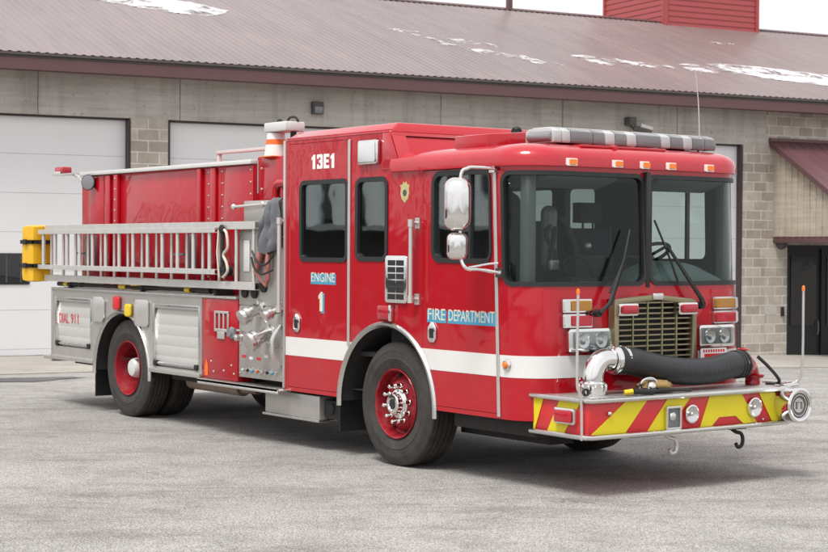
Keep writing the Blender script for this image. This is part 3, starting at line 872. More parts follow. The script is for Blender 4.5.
# ---- light bar
g = G(); g.prism([(-.80, 2.695), (-.83, 2.72), (-.83, 2.75), (-.80, 2.785), (1.0, 2.785), (1.04, 2.75), (1.04, 2.72), (1.0, 2.695)], 'yz', -.58, -.30)
lb = part('light_bar', g, M['greylens'], T, .01)
y = -.80; k = 0
for w, mt in ((.10, 'clearlens'), (.10, 'clearlens'), (.26, 'greylens'), (.14, 'greylens'), (.12, 'clearlens'), (.14, 'greylens'), (.12, 'clearlens'), (.30, 'greylens'), (.12, 'clearlens'), (.16, 'greylens'), (.12, 'clearlens'), (.16, 'greylens'), (.14, 'greylens')):
    g = G(); w *= .915; g.prism([(-.62, 2.69), (-.28, 2.69), (-.272, 2.71), (-.28, 2.785), (-.32, 2.806), (-.58, 2.806), (-.62, 2.785)], 'xz', y, y + w - .008)
    part('lens', g, M['bar' + mt], lb, .006); y += w
g = G(); g.box((-.56, -.78, 2.807), (-.34, .99, 2.815)); part('top_cover', g, M['ltgrey'], lb, .005)
for y in (-.55, .0, .62):
    g = G(); g.box((-.53, y, 2.655), (-.37, y + .12, 2.695)); part('mount', g, M['black'], lb, .006)
g = G(); g.box((-.55, -.62, 2.655), (-.15, .30, 2.675)); g.cyl((-.3, -.28, 2.66), (-.12, -.28, 2.66), .02)
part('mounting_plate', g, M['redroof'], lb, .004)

# ---- bumper
BX, BZ0, BZ1 = .50, .455, .735
plan = [(-.12, -1.115), (BX - .03, -1.13), (BX, -1.11), (BX + .02, 0.), (BX - .0, 1.04), (BX - .10, 1.12), (-.10, 1.12)]
g = G(); g.prism(plan, 'xy', BZ0 + .012, BZ1 - .012); bp = part('front_bumper', g, M['signred'], T, .004)
g = G(); pl2 = [(x + (.012 if x > 0 else 0), y * 1.008) for x, y in plan]; g.prism(pl2, 'xy', BZ1 - .011, BZ1 + .006); part('bumper_deck', g, M['tread'], bp, .003)
def rail(z, r, name):
    g = G(); P = [(-.14, -1.13, z), (BX - .04, -1.145, z), (BX + .005, -1.135, z), (BX + .022, -1.10, z), (BX + .035, -.5, z), (BX + .04, 0, z), (BX + .03, .6, z), (BX + .018, 1.03, z), (BX - .02, 1.10, z), (BX - .10, 1.14, z), (-.1, 1.14, z)]
    g.tube(P, r, 10); return part(name, g, M['bright'], bp)
rail(BZ1 - .004, .019, 'top_rail'); rail(BZ0 + .004, .019, 'bottom_rail')
# chevrons: yellow stripes mirrored about the middle
def front_x(y): 
    return BX + .02 - .02 * abs(y) / 1.14
CZ0, CZ1 = BZ0 + .022, BZ1 - .022
def chevron(P, side=False):
    g = G(); m = len(P)
    if side: a = [(u, -1.116 - max(0, u + .12) / .59 * .015 - .001, z) for u, z in P]; b = [(x, y - .003, z) for x, y, z in a]
    else: a = [(front_x(u) + .0015, u, z) for u, z in P]; b = [(x + .003, y, z) for x, y, z in a]
    g.add(a + b, [tuple(range(m - 1, -1, -1)), tuple(range(m, 2 * m))] + [(i, (i + 1) % m, (i + 1) % m + m, i + m) for i in range(m)])
    part('chevron', g, M['signyel'], bp)
chevron([(-1.09, CZ0), (-.75, CZ0), (-.53, CZ1), (-.75, CZ1)])
chevron([(-.524, CZ0), (-.308, CZ0), (-.08, CZ1), (-.32, CZ1)])
chevron([(.03, CZ0), (.16, CZ0), (.24, CZ0 + .065), (.43, CZ0 + .065), (.52, CZ0), (.68, CZ0), (.50, CZ1), (.13, CZ1)])
chevron([(.86, CZ0), (.99, CZ0), (.89, CZ1), (.70, CZ1)])
chevron([(-.118, CZ0), (-.10, CZ0), (.0, CZ1), (-.118, CZ1)], True)
chevron([(.05, CZ0), (.25, CZ0), (.43, CZ1), (.19, CZ1)], True)
# lights set in the bumper
def yz_light(y, z, r, name='bumper_light'):
    g = G(); X0 = front_x(y) + .006
    g.lathe([(r, -.004), (r + .012, .004), (r + .010, .018), (r, .022), (r - .004, .012)], (X0, y, z), (1, 0, 0), 32); b = part(name, g, M['chrome'], T)
    g = G(); g.lathe([(0, .001), (r * .4, .004), (r * .8, .014), (r, .020)], (X0, y, z), (1, 0, 0), 28); g.sphere((X0 + .012, y, z), r * .25, 10); part('reflector', g, M['bright'], b)
yz_light(-.075, .585, .062); yz_light(.64, .600, .068)
g = G(); g.add([], []); X0 = front_x(-.26)
g = frame_ring(rrect(-.352, .475, -.19, .655, .012), rrect(-.335, .492, -.207, .638, .008), X0 + .005, X0 + .028); b_ = part('square_light', g, M['chrome'], T, .003)
g = G(); g.box((X0 + .004, -.336, .491), (X0 + .008, -.206, .639)); part('recess', g, M['greylens'], b_)
g = G(); g.sphere((X0 + .010, -.27, .575), .035, 14, (.5, 1, 1)); part('bulb', g, M['bright'], b_)
g = G(); g.sphere((X0 + .006, -.98 + .06, .632), .018, 10, (.6, 1.2, .8)); g.sphere((X0 + .006, .74, .50), .010, 8); part('bolt', g, M['chrome'], T)
g = G(); g.prism(rrect(.165, .545, .40, .668, .02), 'xz', -1.125, -1.165); b_ = part('side_marker', g, M['chrome'], T, .008)
g = G(); g.prism(rrect(.188, .560, .382, .652, .015), 'xz', -1.165, -1.182); part('lens', g, M['redlens'], b_, .006)
# siren speaker
sir = (.37, 1.025, .605)
g = G(); R = .138
g.lathe([(0, -.02), (R * .8, -.02), (R, .0), (R, .255), (R + .006, .262), (R + .006, .285), (R - .012, .298), (R - .03, .290), (R - .034, .262), (0.06, .262), (.058, .275), (0, .280)], sir, (1, 0, 0), 48)
s_ = part('siren', g, M['chrome'], T)
g = G()
for rr_ in (.125, .105, .085): g.lathe([(rr_ - .006, .262), (rr_ - .004, .280), (rr_ + .004, .280), (rr_ + .006, .262)], sir, (1, 0, 0), 40)
part('siren_rings', g, M['chrome'], s_)
g = G(); g.lathe([(.100, .2625), (.0, .2635)], sir, (1, 0, 0), 40); part('siren_back', g, M['greylens'], s_)
g = G()
for p in ([(.02, -.022), (.035, .022)], [(-.035, -.022), (-.02, .022)], ): g.box((sir[0] + .276, sir[1] + p[0][0], sir[2] - .03), (sir[0] + .283, sir[1] + p[1][0], sir[2] + .03))
g.box((sir[0] + .276, sir[1] - .03, sir[2] + .02), (sir[0] + .2835, sir[1] + .03, sir[2] + .032)); part('siren_emblem', g, M['greylens'], s_)
# tow hooks
for y in (-.19, .545):
    X0 = .42
    g = G(); g.tube([(X0, y - .08, .44), (X0 + .03, y - .04, .405), (X0 + .05, y, .39), (X0 + .05, y + .02, .34), (X0 + .05, y + .005, .295), (X0 + .05, y - .035, .285), (X0 + .05, y - .06, .315)], .015, 10, sub=5)
    g.box((X0 - .03, y - .12, .425), (X0 + .05, y + .06, .452)); part('tow_hook', g, M['trim' if y < 0 else 'dark'], T)
# guide poles
for P, tip in (([(.35, -1.15, .44), (.36, -1.165, .70), (.36, -1.19, .80), (.36, -1.21, .90), (.37, -1.215, 1.52)], (.36, -1.255, 1.52)), ([(.30, 1.20, .735), (.36, 1.30, .76), (.41, 1.33, .88), (.43, 1.315, 1.52)], (.43, 1.315, 1.52))):
    g = G(); P = [(x + .12 if P[0][1] < 0 else x, y, z) for x, y, z in P]; tip = P[-1]; g.tube(P, .0105, 10, sub=4); p_ = part('guide_pole', g, M['trim'], T)
    g = G(); g.lathe([(0, .045), (.010, .04), (.014, .02), (.013, 0), (0, 0)], tip, (0, 0, 1), 12); part('pole_tip', g, M['amberlens'], p_)
g = G(); g.tube([(.36, -1.20, .72), (.1, .0, 0)][:1] + [(.50, 1.15, .745), (.42, 1.30, .75), (.30, 1.36, .75), (.1, 1.33, .75)], .016, 8) if False else g.tube([(.50, 1.04, .748), (.44, 1.24, .752), (.32, 1.31, .752), (.1, 1.20, .75)], .016, 8, sub=4)
part('corner_rail', g, M['bright'], bp)

# ---- wheels
def tyre(cx, cy, side, R=.53, w=.30, rim=.292):
    h = w / 2; g = G()
    pr = [(rim, -h * .80), (rim + .015, -h * .91), (rim + .022, -h * .90), (rim + .035, -h * .95), (rim + .085, -h), (rim + .09, -h * 1.02), (rim + .097, -h * 1.02), (rim + .102, -h), (R - .085, -h * .985), (R - .082, -h * 1.0), (R - .070, -h * .985), (R - .040, -h * .93), (R - .012, -h * .85)]
    ys = [-.78, -.50, -.46, -.20, -.16, .16, .20, .46, .50, .78]
    for i, q in enumerate(ys):
        lo = R - .018 if i in () else R
        pr.append((R - (.004 if abs(q) > .7 else 0), h * q))
    full = pr[:13]
    full.append((R - .004, -h * .78))
    for a, b in ((-.47, .018), (-.16, .018), (.16, .018), (.47, .018)):
        full += [(R, h * (a - .035)), (R - b, h * (a - .025)), (R - b, h * (a + .025)), (R, h * (a + .035))]
    full += [(R - .004, h * .78)] + [(r, -a) for r, a in reversed(pr[:13])]
    g.lathe(full, (cx, cy, R), (0, 1, 0), 72)
    return g
def steer_wheel(side):
    cx, yo = -1.875, 1.175; cy = side * (yo - .16); s = side
    w = empty('wheel', (cx, cy, .53)); w.parent = T; w['_o'] = [cx, cy, .53]
    part('tyre', tyre(cx, cy, s, .53, .32), M['tyre'], w, ang=25)
    d = (0, s, 0); c = (cx, s * (yo - .16), .53)
    g = G(); g.lathe([(.292, .135), (.300, .15), (.294, .158), (.283, .150), (.272, .10), (.262, .06), (.245, .055), (.215, .085), (.185, .105), (.12, .112), (.0, .112)], c, d, 56)
    g.lathe([(.262, .06), (.258, -.13), (.29, -.15)], c, d, 40); rim = part('rim', g, M['redwheel'], w)
    g = G()
    for k in range(8):
        a = 2 * PI * k / 8 + .2; p = Vector((c[0] + .238 * math.cos(a), c[1] + s * .069, c[2] + .238 * math.sin(a)))
        n_ = Vector((.5 * math.cos(a), s * 1, .5 * math.sin(a))).normalized(); g = G(); g.lathe([(0, .006), (.024, .005), (.026, -.01)], p, n_, 14); part('hand_hole', g, M['black'], w)
    g = G(); g.lathe([(.125, .110), (.125, .118), (.10, .124), (.088, .135), (.085, .18), (.078, .188), (.055, .190), (.05, .182), (.0, .182)], c, d, 40); part('hub', g, M['chrome'], w)
    g = G(); g.lathe([(.0, .184), (.046, .1835)], c, d, 24); part('hub_centre', g, M['dark'], w)
    g = G()
    for k in range(10):
        a = 2 * PI * k / 10 + .15; p = Vector((c[0] + .158 * math.cos(a), c[1], c[2] + .158 * math.sin(a)))
        g = G(); g.lathe([(.024, .110), (.021, .122), (.017, .126), (.016, .155), (.019, .158), (.018, .168), (.010, .176), (0, .178)], p, d, 12); part('lug_nut', g, M['chrome'], w)
def dual_wheel(side):
    cx, yo = -6.90, 1.175; s = side
    cyo = s * (yo - .14); cyi = s * (yo - .14 - .32)
    w = empty('wheel', (cx, cyo, .53)); w.parent = T; w['_o'] = [cx, cyo, .53]
    part('tyre', tyre(cx, cyo, s, .53, .28), M['tyre'], w, ang=25)
    part('tyre', tyre(cx, cyi, s, .53, .28), M['tyre'], w, ang=25)
    c = (cx, cyo, .53); d = (0, s, 0)
    g = G(); g.lathe([(.292, .115), (.300, .132), (.294, .140), (.283, .132), (.272, .09), (.260, .03), (.255, -.05), (.240, -.085), (.21, -.09), (.18, -.06), (.15, -.055), (0, -.055)], c, d, 56); rim = part('rim', g, M['redwheel'], w)
    g = G()
    for k in range(8):
        a = 2 * PI * k / 8; p = Vector((c[0] + .225 * math.cos(a), c[1] - s * .085, c[2] + .225 * math.sin(a))); g = G(); g.lathe([(0, .008), (.024, .006), (.026, -.01)], p, d, 12); part('hand_hole', g, M['black'], w)
    g = G(); g.lathe([(.12, -.055), (.11, .03), (.098, .07), (.085, .088), (.03, .096), (0, .097)], c, d, 36); part('hub', g, M['ltgrey'], w)
    g = G()
    for k in range(10):
        a = 2 * PI * k / 10 + .15; p = Vector((c[0] + .158 * math.cos(a), c[1], c[2] + .158 * math.sin(a))); g = G(); g.lathe([(.022, -.055), (.018, -.03), (.01, -.02), (0, -.018)], p, d, 8); part('lug_nut', g, M['redwheel'], w)
for s in (-1, 1): steer_wheel(s); dual_wheel(s)
# mud flaps
for s in (-1, 1):
    g = G(); g.box((-2.70, s * .86, .22), (-2.685, s * 1.19, .60)); part('mud_flap', g, M['black'], T)
    g = G(); g.box((-7.66, s * .60, .17), (-7.645, s * 1.19, .56)); part('mud_flap', g, M['black'], T)
# chassis
g = G(); g.box((-8.6, -.48, .62), (-.1, -.36, .88)); g.box((-8.6, .36, .62), (-.1, .48, .88))
g.box((-2.5, -.36, .45), (-.9, .36, .85)); g.cyl((-1.875, -.95, .53), (-1.875, .95, .53), .07); g.cyl((-6.9, -.9, .53), (-6.9, .9, .53), .11); g.sphere((-6.9, 0, .53), .24)
g.cyl((-6.7, 0, .56), (-3.0, 0, .66), .05); g.box((-1.5, -.75, .30), (-.35, -.50, .46)); g.box((-1.0, .25, .28), (-.5, .7, .45)); g.box((-5.9, -.55, .40), (-4.6, .1, .62))
g.cyl((-.62, -.55, .44), (-.62, .6, .44), .075); g.box((-4.4, .2, .3), (-3.0, .95, .6)); g.tube([(-1.4, -.62, .42), (-.8, -.62, .40), (-.3, -.7, .44)], .04, 8)
g.box((-4.4, -.95, .40), (-2.75, .95, .58)); g.box((-6.1, -1.05, .46), (-4.4, .95, .60)); g.box((-8.6, -1.0, .48), (-7.7, 1.0, .60))  # belly boxes added to deepen the shadow under the truck
part('chassis', g, M['dark'], T)
g = G(); g.box((-3.5, -1.12, .60), (-.2, 1.12, .605)); g.box((-8.7, -1.1, .62), (-4.45, 1.1, .625)); part('floor_pan', g, M['dark'], T)
g = G(); g.cyl((-6.1, -.80, .43), (-5.0, -.82, .43), .085, 20); g.cyl((-5.0, -.82, .43), (-4.7, -.82, .44), .055); part('exhaust_pipe', g, M['hosered'] if False else metal('rusty_exhaust', (.33, .25, .20), .6, .6, 0, .35), T)
# aluminium box under the pump panel and step
g = G(); g.box((-4.05, -1.14, .285), (-3.10, -.70, .50)); b_ = part('underslung_box', g, M['alu'], T, .006)
g = G(); g.box((-4.07, -1.16, .262), (-3.08, -.70, .284)); part('box_base', g, M['bright'], b_, .003)
g = G(); g.box((-3.08, -1.10, .30), (-2.80, -.8, .47)); g.cyl((-2.95, -1.12, .40), (-2.95, -1.0, .40), .05); part('air_tank', g, M['dark'], T, .01)

# ---- pump module
g = G(); g.box((-4.43, -1.205, .60), (-3.60, 1.205, 2.02)); pm = part('pump_module', g, M['alupanel'], T, .004)
g = G(); g.box((-4.425, -1.212, .60), (-3.605, -1.2055, 1.285)); part('lower_panel', g, M['alupanel'], pm, .002)
g = G(); g.box((-4.425, -1.214, 1.30), (-3.605, -1.2055, 2.0)); part('upper_panel', g, M['alupanel'], pm, .002)
g = G(); g.box((-4.40, -1.18, 2.021), (-3.62, -.75, 2.30)); b_ = part('console_box', g, M['alu'], T, .006)
g = G(); g.tube([(-4.5, -1.235, 2.245), (-3.7, -1.235, 2.265)], .014, 10); g.sphere((-4.5, -1.235, 2.245), .03, 10); g.sphere((-3.95, -1.235, 2.262), .028, 10); part('rail', g, M['trim'], b_)
def port(x, z, r, l, name, dirv=(.35, -1, -.45)):
    o = Vector((x, -1.214, z)); d = Vector(dirv).normalized(); g = G()
    g.lathe([(0, 0), (r * 1.05, 0), (r * 1.05, .012), (r * .8, .018), (r * .72, .05)], o, (0, -1, 0), 28)
    e = o + Vector((0, -.05, 0)); g.tube([o, e, e + d * l * .4, e + d * l], [r * .72, r * .72, r * .74, r * .8], 24)
    g.lathe([(r * .85, 0), (r * 1.08, .004), (r * 1.08, .04), (r * .95, .044), (r * .95, .055), (r * 1.08, .058), (r * 1.05, .085), (r * .6, .095), (0, .098)], e + d * l * .75, d, 28)
    for k in range(2):
        a = PI * k + .7; q = d.to_track_quat('Z', 'Y'); u = q @ Vector((math.cos(a), math.sin(a), 0)); p = e + d * (l * .75 + .03); g.cyl(p, p + u * (r * 1.22), .012, 8)
    g.cyl(e + Vector((0, .02, r * .6)), e + Vector((0, .02, r * 1.25)), .012, 8)
    b = part(name, g, M['bright'], T)
    return b
port(-4.03, 1.265, .072, .12, 'discharge_port', (-.05, -1, -.55)); port(-3.845, 1.035, .086, .15, 'intake_port', (-.05, -1, -.40)); port(-3.66, 1.27, .050, .08, 'discharge_port', (0, -1, -.5))
port(-4.22, .99, .03, .03, 'drain_port', (0, -1, 0))
g = G(); g.tube([(-3.63, -1.23, 1.13), (-3.66, -1.30, 1.0), (-3.66, -1.30, .85), (-3.64, -1.23, .74)], .022, 10, sub=5); part('pipe_loop', g, M['bright'], T)
cols_ = ['ltgrey', 'dark', 'lettblue', 'orange', 'ltgrey', 'dark', 'lettblue']
for k in range(7):
    x = -4.28 + k * .09; g = G(); g.lathe([(.026, 0), (.026, .006), (.012, .008), (.010, .035), (0, .036)], (x, -1.2125, .675), (0, -1, 0), 14); b_ = part('drain_knob', g, M['bright'], T)
    g = G(); g.sphere((x, -1.255, .675), .016, 10); part('knob_cap', g, M[cols_[k]], b_)
for x, z in ((-4.3, 1.42), (-4.12, 1.42), (-3.95, 1.48)):
    g = G(); g.lathe([(.055, 0), (.055, .02), (.048, .022), (0, .018)], (x, -1.2145, z), (0, -1, 0), 24); part('gauge', g, M['dark'], T)
for k in range(5):
    x = -4.33 + k * .14; z = .80 + (.02 if k % 2 else 0)
    if k in (1, 2): z = .79
    g = G(); g.box((x - .035, -1.2125, z - .012), (x + .035, -1.2150, z + .014)); part('label_plate', g, M['lettwhite' if k % 2 else 'lettred'], T)
for x, z in ((-4.36, 1.22), (-4.20, 1.22), (-4.36, 1.05), (-3.72, .92)):
    g = G(); g.cyl((x, -1.212, z), (x, -1.245, z), .010, 8); g.cyl((x - .035, -1.25, z), (x + .035, -1.25, z), .013, 10); part('valve_handle', g, M['bright'], T)
for x in (-4.40, -3.63):
    for z in (.64, .92, 1.25, 1.34, 1.95): 
        g = G(); g.sphere((x, -1.215, z), .010, 8); part('panel_screw', g, M['bright'], T)
# small plates on pump panel seen through the ladder
g = G(); g.box((-4.33, -1.216, 1.62), (-4.22, -1.222, 1.92)); part('control_plate', g, M['ltgrey'], T, .003)
# running board
g = G(); g.box((-5.10, -1.30, .512), (-3.565, -1.00, .54)); g.box((-5.10, -1.30, .49), (-3.565, -1.285, .54)); part('running_board', g, M['tread'], T, .004)

# ---- rear body
RX, RZ, RR = -6.935, .47, .655
bod = rawmesh(G().box((-8.74, -1.22, .56), (-5.15, 1.22, 1.345)))
cuts = [rawmesh(G().prism(arcpoly(RX, RZ, RR, .2), 'xz', -1.6, -.45)), rawmesh(G().prism(arcpoly(RX, RZ, RR, .2), 'xz', .45, 1.6))]
DA = (-8.675, -7.69, .69, 1.268); DB = (-6.21, -5.185, .60, 1.262)
for a in (DA, DB):
    for s in (-1, 1): cuts.append(rawmesh(G().box((a[0], s * 1.17, a[2]), (a[1], s * 1.3, a[3]))))
me = boolean(bod, cuts); finish(me, .0); body = link('body', me, M['alu'], T)
for s in (-1, 1):
    part('wheel_arch_trim', arch_trim(RX, RZ, RR - .012, .43, 1.2225, 0, .045, s), M['bright'], T)
    part('wheel_arch_liner', arch_liner(RX, RZ, RR - .004, .50, 1.205, .45, s), M['dark'], T)
    for a in (DA, DB):
        g = G(); n = int((a[3] - a[2]) / .10); zs = []
        poly = []
        for k in range(n):
            z = a[2] + .005 + (a[3] - a[2] - .01) * k / n; d = (a[3] - a[2] - .01) / n
            poly += [(z + .001, .0060), (z + .005, .007), (z + d - .005, .007), (z + d - .001, .0060)]
        vs = []
        for z, o_ in poly: vs += [(a[0] + .03, s * (1.185 + o_), z), (a[1] - .03, s * (1.185 + o_), z)]
        g.add(vs, [(2 * i, 2 * i + 1, 2 * i + 3, 2 * i + 2) for i in range(len(poly) - 1)])
        sh = part('shutter_door', g, M['shutter'], T)
        g = G(); X0, X1, Z0, Z1 = a[0], a[1], a[2], a[3]
        g.box((X0 + .001, s * 1.178, Z0), (X0 + .032, s * 1.226, Z1 - .001)); g.box((X1 - .032, s * 1.178, Z0), (X1 - .001, s * 1.226, Z1 - .001)); g.box((X0 + .032, s * 1.178, Z1 - .05), (X1 - .032, s * 1.224, Z1 - .001))
        part('door_frame', g, M['bright'], sh, .002)
        g = G(); g.tube([(X0 + .06, s * 1.215, Z0 + .035), (X1 - .06, s * 1.215, Z0 + .035)], .016, 10); b2 = part('lift_bar', g, M['bright'], sh)
        g = G(); 
        for x in (X0 + .07, X1 - .07): g.box((x - .035, s * 1.198, Z0 + .008), (x + .035, s * 1.238, Z0 + .062))
        part('latch_block', g, M['black'], sh, .006)
side_text('lettering', 'DIAL', -8.62, -8.36, .962, 1.075, -1.1945, M['lettred'], body, .0)
side_text('lettering', '911', -8.30, -8.10, .962, 1.075, -1.1945, M['lettred'], body, .0)
# body trims: top moulding, bottom moulding
g = G(); g.box((-8.76, -1.235, 1.3455), (-4.45, 1.235, 1.372)); part('body_deck', g, M['tread'], T, .004)
for x0, x1 in ((-8.76, -7.62), (-6.25, -5.16)):
    g = G(); g.box((x0, -1.25, .535), (x1, -1.19, .585)); part('rub_rail', g, M['alu'], T, .006)
# red panel between body and pump
g = G(); g.box((-5.145, -1.222, .545), (-4.435, 1.222, 1.344)); rp = part('red_side_panel', g, M['red2'], T, .008)
g = frame_ring([(0, 0)] * 3, [(0, 0)] * 3, 0, 0) if False else G()
X0 = -4.87
for k in range(4): g.box((X0 + k * .085, -1.2235, 1.03), (X0 + k * .085 + .022, -1.24, 1.22))
g.box((X0, -1.2235, 1.20), (X0 + .277, -1.2405, 1.225)); g.box((X0, -1.2235, 1.02), (X0 + .277, -1.2405, 1.05)); g.box((X0 + .06, -1.2235, .95), (X0 + .20, -1.2405, 1.03))
part('wrench_holder', g, M['trim'], T, .004)
g = G(); g.lathe([(0, 0), (.055, 0), (.06, .02), (.035, .03), (.03, .045), (0, .05)], (-4.52, -1.222, 1.02), (0, -1, 0), 24); g.box((-4.60, -1.225, .98), (-4.45, -1.25, 1.06)); part('cap_bracket', g, M['greylens'], T)
g = G()
for x, z in ((-4.95, .72), (-4.9, .62), (-4.7, .64), (-4.55, .7), (-4.5, .62)): g.sphere((x, -1.223, z), .012, 8)
part('rivets', g, M['trim'], rp)
g = G(); g.prism([(-5.08, .57), (-5.02, .57), (-5.015, .66), (-5.05, .74), (-5.085, .66)], 'xz', -1.2225, -1.2245); part('hazard_sticker', g, M['orange'], rp)
# plates above the rear wheel
def octo(x0, x1, z0, z1, c, y0, y1): return G().prism([(x0, z0 + c), (x0 + c, z0), (x1 - c, z0), (x1, z0 + c), (x1, z1 - c), (x1 - c, z1), (x0 + c, z1), (x0, z1 - c)], 'xz', y0, y1)
part('fuel_fill_cover', octo(-7.655, -7.34, 1.01, 1.295, .055, -1.221, -1.245), M['trim'], T, .008)
part('access_cover', octo(-6.60, -6.29, 1.0, 1.29, .03, -1.221, -1.245), M['trim'], T, .008)
for x, z, r, mt in ((-7.02, 1.235, .075, 'redlens'), (-6.74, 1.165, .070, 'yellowp')):
    g = G(); g.prism(rrect(x - r, z - r, x + r, z + r, .035), 'xz', -1.221, -1.262); part('warning_light', g, M['lettred' if mt == 'redlens' else mt], T, .018, 3)
# rear corner
g = G(); g.box((-8.775, -1.228, .50), (-8.742, 1.228, 1.372)); part('tailboard', g, M['alu'], T, .004)
g = G(); g.box((-9.05, -1.20, .52), (-8.776, 1.20, .56)); part('rear_step', g, M['tread'], T, .004)

# hose bed
HY = 1.03
g = G(); vs = []
pf = [(-8.38, 1.374), (-4.455, 1.374), (-4.455, 2.665), (-8.20, 2.665)]
hb = part('hose_bed', G().prism(pf, 'xz', -HY, HY), M['red2'], T, .004)
for x0, x1, o_ in ((-7.72, -7.58, .03), (-7.46, -7.36, .045), (-5.55, -5.47, .04), (-5.30, -5.18, .03)):
    g = G(); g.box((x0, -HY - o_, 1.40), (x1, -HY - .001, 2.655)); part('stiffener', g, M['red2'], hb, .008)
g = G(); g.box((-5.10, -HY - .012, 1.40), (-4.46, -HY - .001, 2.655)); part('side_plate', g, M['red2'], hb, .003)
g = G(); g.box((-8.33, -HY - .014, 1.4), (-7.76, -HY - .001, 2.655)); part('side_plate', g, M['red2'], hb, .003)
g = G()
for x in (-7.41, -5.35, -5.06, -4.50):
    for k in range(10):
        yy = HY + (.046 if x == -7.41 else .006 if x == -5.35 else .013); g.sphere((x, -yy, 1.55 + k * .118), .011, 8)
part('rivets', g, M['trim'], hb)
g = G(); g.box((-8.33, -HY - .05, 2.667), (-4.45, -HY + .06, 2.71)); g.box((-8.33, HY - .06, 2.667), (-4.45, HY + .05, 2.71)); part('top_rail', g, M['lettwhite'] if False else M['ltgrey'], hb, .006)
g = G(); g.box((-6.99, -.02, 2.66), (-6.94, .02, 2.93)); g.box((-5.2, -.02, 2.66), (-5.15, .02, 2.93)); g.box((-6.99, -.03, 2.905), (-4.7, .03, 2.94)); part('hose_divider', g, M['ltgrey'], hb, .003)
g = G(); g.box((-8.3, .35, 2.66), (-7.75, .38, 2.85)); part('hose_divider', g, M['ltgrey'], hb, .003)
g = G(); g.box((-4.449, -1.0, 2.03), (-3.66, 1.0, 2.73)); part('red_housing', g, M['red2'], T, .006)
g = G(); g.box((-4.44, -1.008, 2.38), (-4.42, -1.001, 2.7)); g.sphere((-4.36, -1.003, 2.62), .013, 8); g.sphere((-4.36, -1.003, 2.42), .013, 8); part('housing_rivets', g, M['trim'], T)
# red fittings above console
g = G(); g.tube([(-4.02, -1.06, 2.30), (-4.0, -1.06, 2.42), (-3.94, -1.06, 2.46), (-3.70, -1.06, 2.46)], .042, 14, sub=4); g.lathe([(.055, 0), (.055, .03)], (-4.02, -1.06, 2.31), (0, 0, 1), 18); g.tube([(-3.78, -1.08, 2.30), (-3.78, -1.08, 2.40)], .055, 14)
part('hose_fitting', g, M['red'], T)
# rear warning beacon
g = G(); g.prism(rrect(-8.93, 2.71, -8.70, 2.79, .02), 'xz', -1.12, -1.0); b_ = part('rear_beacon', g, M['redlens'], T, .015)
g = G(); g.box((-8.95, -1.14, 2.69), (-8.45, -1.0, 2.708)); g.tube([(-8.52, -1.07, 2.695), (-8.36, -1.07, 2.66), (-8.25, -1.07, 2.60)], .018, 8); part('beacon_arm', g, M['trim'], b_, 0)
g = G(); g.box((-8.91, -1.123, 2.70), (-8.75, -1.128, 2.735)); part('beacon_label', g, M['ltgrey'], b_)
g = G(); g.lathe([(0, -.05), (.05, -.045), (.085, 0), (.092, .02), (.088, .03)], (-8.02, -1.10, 2.585), (.55, -1, 0), 28); b_ = part('work_light', g, M['dark'], T)
g = G(); g.lathe([(0, .032), (.05, .036), (.082, .03), (.089, .022)], (-8.02, -1.10, 2.585), (.55, -1, 0), 28); part('lens', g, M['greylens'], b_)
# floodlight on a post behind the cab
g = G(); g.box((-4.30, -1.02, 2.965), (-3.90, -.80, 3.055)); b_ = part('floodlight', g, M['ltgrey'], T, .012)
g = G(); g.cyl((-3.95, -.9, 2.72), (-3.95, -.9, 2.96), .03); g.tube([(-4.1, -.88, 3.06), (-4.05, -.88, 3.10), (-3.95, -.88, 3.10), (-3.9, -.88, 3.06)], .012, 8, sub=3); g.sphere((-4.2, -.9, 3.07), .03, 10); part('floodlight_post', g, M['dark'], b_)

# ---- cab interior
g = G(); g.box((-3.45, -1.12, .90), (-.12, 1.12, .95)); g.box((-1.62, -.42, .95), (-.25, .42, 1.40)); g.box((-3.48, -1.13, .95), (-3.43, 1.13, 2.8)); part('cab_floor', g, M['interior'], T, .02)
g = G(); g.box((-3.4, -1.1, 2.455), (-.25, 1.1, 2.475)); part('headliner', g, M['interior'], T)
g = G(); g.prism([(-.13, 1.0), (-.13, 1.50), (-.18, 1.56), (-.45, 1.58), (-.55, 1.50), (-.55, 1.0)], 'xz', -1.08, 1.08); part('dashboard', g, M['dash'], T, .02)
g = G()
# driver binnacle hump
pts = []
n = 14; rows = []
for k in range(n + 1):
    y = .08 + .98 * k / n; t = k / n; h = 1.58 + .17 * math.sin(PI * min(1, t * 1.0)) ** .6
    rows.append([(-.16, y, 1.50), (-.20, y, 1.50 + (h - 1.50) * .75), (-.32, y, h), (-.52, y, h + .01), (-.60, y, h - .06), (-.60, y, 1.40)])
k = 6; g.add([p for R in rows for p in R], [(i * k + j, i * k + j + 1, (i + 1) * k + j + 1, (i + 1) * k + j) for i in range(n) for j in range(k - 1)], True)
g.add(rows[0], [tuple(range(6))]); g.add(rows[-1], [tuple(range(5, -1, -1))]); part('instrument_binnacle', g, M['dash'], T)
sw = Vector((-.70, .58, 1.80)); nrm_ = Vector((-.45, 0, .9)).normalized(); q = nrm_.to_track_quat('Z', 'Y')
g = G(); ring = [sw + q @ Vector((.235 * math.cos(2 * PI * k / 32), .235 * math.sin(2 * PI * k / 32), 0)) for k in range(33)]; g.tube(ring, .016, 8, caps=False)
for a in (0, 2.1, 4.2): g.tube([sw + q @ Vector((.235 * math.cos(a), .235 * math.sin(a), 0)), sw - nrm_ * .03], .013, 6)
g.cyl(sw, sw - nrm_ * .04, .06); g.cyl(sw - nrm_ * .04, sw - nrm_ * .5, .035); part('steering_wheel', g, M['black'], T)
